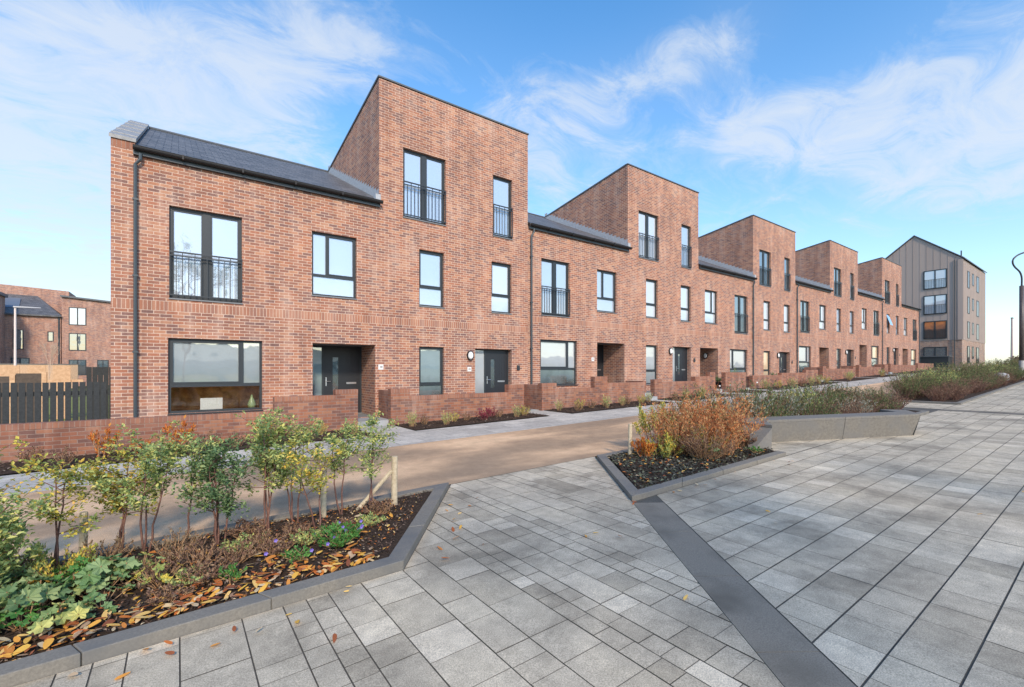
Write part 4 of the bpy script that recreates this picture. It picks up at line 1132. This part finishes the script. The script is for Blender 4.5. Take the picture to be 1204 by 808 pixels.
# bare sapling beside the distant lamp
T = thing('bare_tree', 'small leafless tree before the distant houses at the left', 'tree', (-9.4, 58, -.2)); T.scale = (.42, .42, .8); st = MB(); r = random.Random(4)
def branch(p, d, l, rad, k):
    e = p+d*l; st.tube([p, (p+e)/2+rdir(r)*l*.06, e], [rad, rad*.8, rad*.55], 5, False)
    if k:
        for _ in range(4 if k > 1 else 5): branch(p.lerp(e, r.uniform(.5, 1)), (d+rdir(r)*.55+Vector((0, 0, .25))).normalized(), l*r.uniform(.5, .75), rad*.55, k-1)
branch(Vector((0, 0, 0)), Vector((0, 0, 1)), 2.8, .09, 4); st.build('branches', noisy('pale_bark', (.5, .36, .26), (.68, .5, .36), 8), T)

# two unseen trees added behind the viewer to cast soft shade on the plaza
def tree(seed, loc, h, rad, n, label):
    r = random.Random(seed); T = thing('added_shade_tree', label, 'tree', loc); st = MB(); lf = MB(); ends = []
    def br(p, d, l, rr, k):
        e = p+d*l; st.tube([p, (p+e)/2+rdir(r)*l*.05, e], [rr, rr*.85, rr*.65], 6, False)
        if k == 0: ends.append(e); return
        for _ in range(3): br(e, (d+rdir(r)*.75+Vector((0, 0, .1))).normalized(), l*r.uniform(.6, .8), rr*.6, k-1)
    br(Vector((0, 0, 0)), Vector((0, 0, 1)), h*.42, .11, 4)
    for i in range(n):
        p = r.choice(ends)+rdir(r)*r.uniform(0, .45)
        leaf(lf, p, rdir(r), rdir(r), .11, .07)
    st.build('trunk', STEM, T, smooth=True); lf.build('crown', L_GREEN, T)
tree(5, (.3, -7.2, 0), 7.6, 2, 5200, 'added unseen shade tree behind the viewer, the nearer to the houses')
tree(6, (6.4, -10.5, .1), 8., 2, 5200, 'added unseen shade tree behind the viewer, farther along the plaza')

# ------------------------------------------------------------------ timber stakes
def stake(u, v, h, label, brace=None, r_=.036):
    T = thing('timber_stake', label, 'stake', (u, v, gz(u)), 0, 'timber stakes in the planters')
    MB().tube([(0, 0, -.1), (0, 0, h*.5), (.004, 0, h)], [r_, r_*.98, r_*.95], 14).build('post', TIMBER, T, smooth=False)
    if brace: MB().tube([brace[0], brace[1]], .024, 8).build('brace', TIMBER, T)
stake(2.02, 5.05, .60, 'thick pale timber stake with a diagonal brace near the corner of the left planter', ((-.03, .0, .44), (-.40, .08, .03)))
stake(1.26, 5.12, .60, 'thin pale timber stake among the leggy shrubs', None, .028)
stake(-.62, 5.05, .50, 'short timber stake half hidden by leaves at the left', None, .028)
stake(6.30, 5.13, .57, 'bright pale timber stake at the corner of the second planter', None, .036)
stake(7.55, 5.2, .50, 'thin timber stake rising behind the rusty shrub', None, .025)

# ------------------------------------------------------------------ concrete bench
T = thing('concrete_bench', 'long angled grey concrete bench edging the second planter', 'bench', (0, 0, 0))
def benchpart(top, bot, h=.45):
    m = MB(); a = [(x, y, gz(x)-.02) for x, y in bot]; 
    mid = [(x, y, gz(x)+h-.055) for x, y in top]
    b = [(x, y, gz(x)+h) for x, y in top]
    m.loft(a, mid); m.loft([(x, y, z+.0005) for x, y, z in mid], b)
    return m
p1, p2 = Vector((9.28, 4.24)), Vector((12.45, 2.60)); t = (p2-p1).normalized(); n = Vector((-t.y, t.x)); W = .50
mid_ = p1.lerp(p2, .5)
def q2(p): return (p.x, p.y)
for a, b, e0, e1 in ((p1, mid_-t*.003, 0, 0), (mid_+t*.003, p2, 0, .12)):
    top = [q2(a), q2(b), q2(b+n*W), q2(a+n*W)]
    bot = [q2(a+n*.07+t*e0), q2(b+n*.07-t*e1), q2(b+n*(W-.07)-t*e1), q2(a+n*(W-.07))]
    benchpart(top, bot).build('bench_segment', CONC, T, bevel=.008)
benchpart([(8.70, 3.86), (9.277, 4.236), (9.50, 4.68), (9.0, 4.70), (8.72, 4.42)], [(8.62, 3.84), (9.277, 4.30), (9.45, 4.6), (8.9, 4.5), (8.14, 3.98)]).build('bench_end', CONC, T, bevel=.008)
c = p2+n*W
benchpart([q2(p2+t*.004), (13.25, 3.02), (12.98, 3.42), q2(c+t*.004)], [q2(p2-t*.08+n*.07), (13.1, 3.1), (12.9, 3.36), q2(c-t*.05)]).build('bench_return', CONC, T, bevel=.008)

# ------------------------------------------------------------------ apartment building
H = thing('apartment_building', 'four storey gabled apartment block in taupe metal cladding over a brick ground floor', 'building', (71.8, 11.4, 0))
g = 1.6; WB = 8.3; Ld = 13.6
MB().box(0, Ld, 0, WB, g-.5, 5.05).build('ground_floor_wall', BRA, H)
m = MB(); z0, ze, za = 5.052, 14.3, 17.7
for x in (-.03, Ld+.03):
    p = [(x, -.03, z0), (x, WB+.03, z0), (x, WB+.03, ze), (x, WB/2, za), (x, -.03, ze)]; m.face(p[::-1] if x < 0 else p)
m.face([(-.03, -.03, z0), (Ld+.03, -.03, z0), (Ld+.03, -.03, ze), (-.03, -.03, ze)]); m.face([(-.03, WB+.03, z0), (-.03, WB+.03, ze), (Ld+.03, WB+.03, ze), (Ld+.03, WB+.03, z0)])
m.face([(-.03, -.03, z0), (-.03, WB+.03, z0), (Ld+.03, WB+.03, z0), (Ld+.03, -.03, z0)])
w_ = m.build('clad_wall', CLAD, H)
m = MB(); y = .55
while y < WB:
    zt = ze+(za-ze)*(1-abs(y-WB/2)/(WB/2)); m.box(-.055, -.031, y-.011, y+.011, z0, zt-.02); y += .62
x = .5
while x < Ld: m.box(x-.011, x+.011, -.055, -.031, z0, ze-.02); x += .62
m.build('standing_seams', CLAD, w_)
m = MB()
for s in (0, 1):
    ya, yb = (-.2, WB/2) if s == 0 else (WB+.2, WB/2)
    za_, zb_ = ze-.05, za+.05
    m.loft([(-.15, ya, za_), (Ld+.15, ya, za_), (Ld+.15, yb, zb_), (-.15, yb, zb_)], [(-.15, ya, za_+.12), (Ld+.15, ya, za_+.12), (Ld+.15, yb, zb_+.12), (-.15, yb, zb_+.12)])
m.build('roof', COPE, H)
MB().tube([(.2, .1, ze), (.2, .1, ze+.9)], .06, 6).build('flue', METAL, H)
MB().box(-.10, -.032, -.10, .35, z0, ze-.1).build('corner_trim', CLAD, H)
def gwin(y, w, z0, z1, pane, rail=True):
    m = MB(); xx = -.09
    for a, b, c, d in ((y, y+.1, z0, z1), (y+w-.1, y+w, z0, z1), (y+.1, y+w-.1, z0, z0+.1), (y+.1, y+w-.1, z1-.1, z1), (y+w/2-.06, y+w/2+.06, z0+.1, z1-.1)):
        m.box(xx-.02, xx+.05, a, b, c, d)
    o = m.build('window', FRAME, H)
    MB().face([(xx+.01, y+.1, z0+.1), (xx+.01, y+.1, z1-.1), (xx+.01, y+w-.1, z1-.1), (xx+.01, y+w-.1, z0+.1)]).build('pane', pane, o)
    if rail:
        r = MB(); zt = z0+1.1; r.box(xx-.08, xx-.05, y, y+w, zt-.04, zt); n = 14
        for i in range(n+1): q = y+.02+(w-.04)*i/n; r.box(xx-.075, xx-.055, q-.012, q+.012, z0, zt-.04)
        r.build('railing', METAL, o)
for z0_, z1_, pn, rl in ((11.15, 13.35, P_BLIND, True), (8.15, 10.4, P_BLIND, True), (5.25, 7.35, P_ORNG, True), (2.4, 4.3, P_DARK, False)): gwin(1.25, 2.05, z0_, z1_, pn, rl)
for zb in (11.2, 8.2, 5.3, 2.4):
    for x, w, dz in ((2.6, 1.2, 0), (5.3, .9, .9), (7.8, 1.5, 0)):
        h = 2.0-dz*.6; simple_win(H, x, w, zb+dz*.6, zb+2.0, P_DIM, y=-.032, split=False)
MB().tube([(-.12, .6, 1.8), (-.12, .6, 14.2)], .05, 6).build('downpipe', PIPE, H)
T = thing('bin_store', 'low dark bin store at the foot of the apartment block gable', 'bin store', (69.9, 12.2, gz(69.9)))
MB().box(0, 1.5, 0, 3.0, -.1, 1.15).build('bin_wall', METAL, T); MB().box(-.08, 1.58, -.08, 3.08, 1.152, 1.25).build('lid', COPE, T)

# ------------------------------------------------------------------ street lamps on the right
L = thing('street_lamp', 'dark street lamp with a swan neck at the right edge', 'street lamp', (41.8, 4.0, gz(41.8)))
MB().tube([(0, 0, 0), (0, 0, 1.1)], .13, 12).build('base', flat('grey_sleeve', (.4, .38, .36), .6), L)
MB().tube([(0, 0, 1.1), (0, 0, 5.7)], [.115, .105], 12).build('pole', noisy('lamp_brown', (.07, .055, .05), (.11, .09, .085), 5, .4), L, smooth=True)
ax = Vector((.806, -.592, 0))
neck = [(0, 5.7), (0, 6.2), (-.12, 6.55), (-.42, 6.85), (-.55, 7.1), (-.5, 7.35), (-.2, 7.6), (.3, 7.78), (.9, 7.9), (1.4, 7.92)]
def catmull(P, n=6):
    out = []
    for i in range(len(P)-1):
        p0, p1, p2, p3 = P[max(i-1, 0)], P[i], P[i+1], P[min(i+2, len(P)-1)]
        for k in range(n):
            t = k/n; out.append(tuple(.5*((2*p1[j])+(-p0[j]+p2[j])*t+(2*p0[j]-5*p1[j]+4*p2[j]-p3[j])*t*t+(-p0[j]+3*p1[j]-3*p2[j]+p3[j])*t**3) for j in range(2)))
    return out+[P[-1]]
MB().tube([tuple(ax*a+Vector((0, 0, z))) for a, z in catmull(neck)], .045, 8).build('neck', METAL, L, smooth=True)
MB().tube([tuple(ax*a+Vector((0, 0, z))) for a, z in ((1.35, 7.95), (1.5, 7.93), (1.9, 7.88), (2.1, 7.86))], [.05, .14, .13, .04], 10).build('lamp_head', METAL, L, smooth=True)
L = thing('lamp_post', 'thin pale post far off, left of the swan necked lamp', 'post', (128, 13.5, gz(128)))
MB().tube([(0, 0, 0), (0, 0, 9.0)], [.2, .13], 8).build('pole', flat('post_pink', (.45, .34, .32), .6), L)
MB().box(-.15, .9, -.15, .15, 9.0, 9.15).build('lamp_head', METAL, L)
# far scrub on the horizon
r = random.Random(31)
FT = [bush(400+i, 2.6, 2.4, 1500, .34, mt, 'x', (0, 0, 0), 'scrub on the far horizon', 40, STEM, 'bush', 'bush', .2, .6) for i, mt in enumerate((L_HEDGE, L_DRY))]
fu = [False, False]
fs = [(96, 8.5, 1, .75, 'buff bush on the horizon just right of the apartment block'), (101, 6.5, 1, .9, 'second buff bush on the horizon'), (98, 3, 0, .75, 'dark green bush on the horizon left of the thin post'),
      (108, 9.5, 1, 1., 'pale bush on the horizon behind the others'), (95, -1, 0, .8, 'green bush on the horizon between the thin post and the street lamp'), (90, -5, 0, .8, 'green bush on the horizon at the right edge')]
for u, v, q, s, lb in fs:
    p = (u, v, gz(u)-.05)
    if not fu[q]: FT[q].location = p; FT[q].scale = (s, s, s*.7); FT[q]['label'] = lb; fu[q] = True
    else: d = dup(FT[q], p, u, s, lb); d.scale = (s, s, s*.7)

# ------------------------------------------------------------------ world, sun, camera
SUNAZ, SUNEL = math.degrees(math.atan2(-.30, -.95)), 34.
W_ = NT('World', True); sc.world = W_.m
N = W_
tc = N.n('ShaderNodeTexCoord'); sky = N.n('ShaderNodeTexSky'); sky.sky_type = 'NISHITA'; sky.sun_disc = False
sky.sun_elevation = R(SUNEL); sky.sun_rotation = R(SUNAZ); sky.air_density = 1.0; sky.dust_density = .6; sky.ozone_density = 1.0
d = tc.outputs['Generated']; sp = N.n('ShaderNodeSeparateXYZ'); N.set(sp, 0, d)
zc = N.math('ADD', N.math('MAXIMUM', sp.outputs[2], 0.), .16)
px = N.math('DIVIDE', sp.outputs[0], zc); py = N.math('DIVIDE', sp.outputs[1], zc)
cb = N.n('ShaderNodeCombineXYZ'); N.set(cb, 0, px); N.set(cb, 1, py)
BLOBS = [(-9.1, 25.6, 8.1, 8.1, 0.8), (-1.3, 24.3, 6.3, 5.4, 0.9), (6.9, 31.4, 7.2, 3.6, 0.8), (17.5, 34.6, 7.2, 3.6, 0.9), (3.0, 24.0, 8.1, 3.15, 0.9), (12.0, 21.8, 6.3, 3.6, 0.5), (-9.6, 9.2, 10.8, 4.5, 1.3), (-10.6, 16.7, 7.2, 5.4, 0.6), (-6.9, 14.1, 7.2, 4.5, 0.6), (45.6, 30.5, 5.4, 2.7, 0.7), (55.7, 32.0, 4.5, 2.25, 1.0), (40.4, 26.3, 6.3, 4.5, 0.6), (62.9, 34.7, 3.6, 2.7, 0.7), (65.4, 25.1, 8.1, 2.3400000000000003, 1.1), (72.9, 22.5, 6.3, 2.16, 1.1), (79.2, 19.3, 3.6, 1.9800000000000002, 1.3), (83.5, 20.8, 5.4, 3.6, 1.2), (83.5, 26.6, 6.3, 3.6, 0.7), (80.9, 15.2, 8.1, 2.7, 0.7), (60.3, 18.4, 10.8, 3.6, 0.5), (42.5, 22.2, 7.2, 4.5, 0.6), (32.9, 32.0, 4.5, 5.4, 0.25)]   # cloud patches: azimuth, elevation, spreads (degrees), weight
az = N.math('MULTIPLY', N.math('ARCTAN2', sp.outputs[0], sp.outputs[1]), 57.2958); el = N.math('MULTIPLY', N.math('ARCSINE', sp.outputs[2]), 57.2958)
acc = 0.
for a_, e_, sa, se, am in BLOBS:
    da = N.math('DIVIDE', N.math('SUBTRACT', az, a_), sa); de = N.math('DIVIDE', N.math('SUBTRACT', el, e_), se)
    q = N.math('ADD', N.math('MULTIPLY', da, da), N.math('MULTIPLY', de, de))
    acc = N.math('ADD', acc, N.math('MULTIPLY', N.math('POWER', 2.718, N.math('MULTIPLY', q, -.5)), am))
mp = N.n('ShaderNodeMapping'); N.set(mp, 0, cb.outputs[0]); mp.inputs['Rotation'].default_value = (0, 0, R(40)); mp.inputs['Scale'].default_value = (.9, 1.35, 1); mp.inputs['Location'].default_value = (3.1, 1.7, 0)
wis = N.noise(mp.outputs[0], 4.2, 10, .68, .8)
soft = N.noise(cb.outputs[0], .9, 4, .55, .5)
den = N.math('ADD', N.math('MULTIPLY', N.math('MINIMUM', acc, 1.3), .255), N.math('MULTIPLY', soft.outputs[0], .22))
cov = N.ramp(N.math('ADD', den, N.math('MULTIPLY', wis.outputs[0], .75)), [(.60, (0, 0, 0)), (.70, (.24, .24, .24)), (.80, (.75, .75, .75)), (.90, (1, 1, 1))])
haze = N.ramp(sp.outputs[2], [(0, (1, 1, 1)), (.10, (.74, .74, .74)), (.38, (.20, .20, .20)), (.7, (0, 0, 0))])
veil = N.math('MULTIPLY', N.math('MINIMUM', acc, 1.), .06)
cl = N.math('MINIMUM', N.math('ADD', N.math('MULTIPLY', cov, .70), veil), 1.)
SS = .10
hs = N.n('ShaderNodeHueSaturation'); N.set(hs, 'Color', sky.outputs[0]); hs.inputs['Hue'].default_value = .498; hs.inputs['Saturation'].default_value = 1.34; hs.inputs['Value'].default_value = 3.05
c = N.mix(N.math('MULTIPLY', haze, .55), hs.outputs[0], (6.9, 8.2, 9.4, 1))
c = N.mix(cl, c, (8.0, 8.6, 9.4, 1))
bg = N.n('ShaderNodeBackground'); N.set(bg, 0, c); bg.inputs[1].default_value = SS
o = N.n('ShaderNodeOutputWorld'); N.t.links.new(bg.outputs[0], o.inputs[0])
sd = bpy.data.lights.new('sun', 'SUN'); sd.energy = 3.5; sd.angle = R(6); sd.color = (1., .84, .66)
so = bpy.data.objects.new('sun', sd); COL.objects.link(so)
e = R(SUNEL); az = R(SUNAZ); sv = Vector((math.sin(az)*math.cos(e), math.cos(az)*math.cos(e), math.sin(e)))
so.rotation_euler = (-sv).to_track_quat('-Z', 'Y').to_euler(); so.location = (0, -20, 30)
cd = bpy.data.cameras.new('camera'); cam = bpy.data.objects.new('camera', cd); COL.objects.link(cam)
cd.sensor_width = 36; cd.lens = 16.; cd.clip_start = .05; cd.clip_end = 5000; cd.shift_y = 30.5/1204
cam.location = (0, 0, 1.65); cam.rotation_euler = (R(90), 0, -math.atan2(.592, .806))
sc.camera = cam
sc.view_settings.view_transform = 'Standard'; sc.view_settings.look = 'None'; sc.view_settings.exposure = 0
sc.cycles.max_bounces = 6; sc.cycles.use_denoising = True
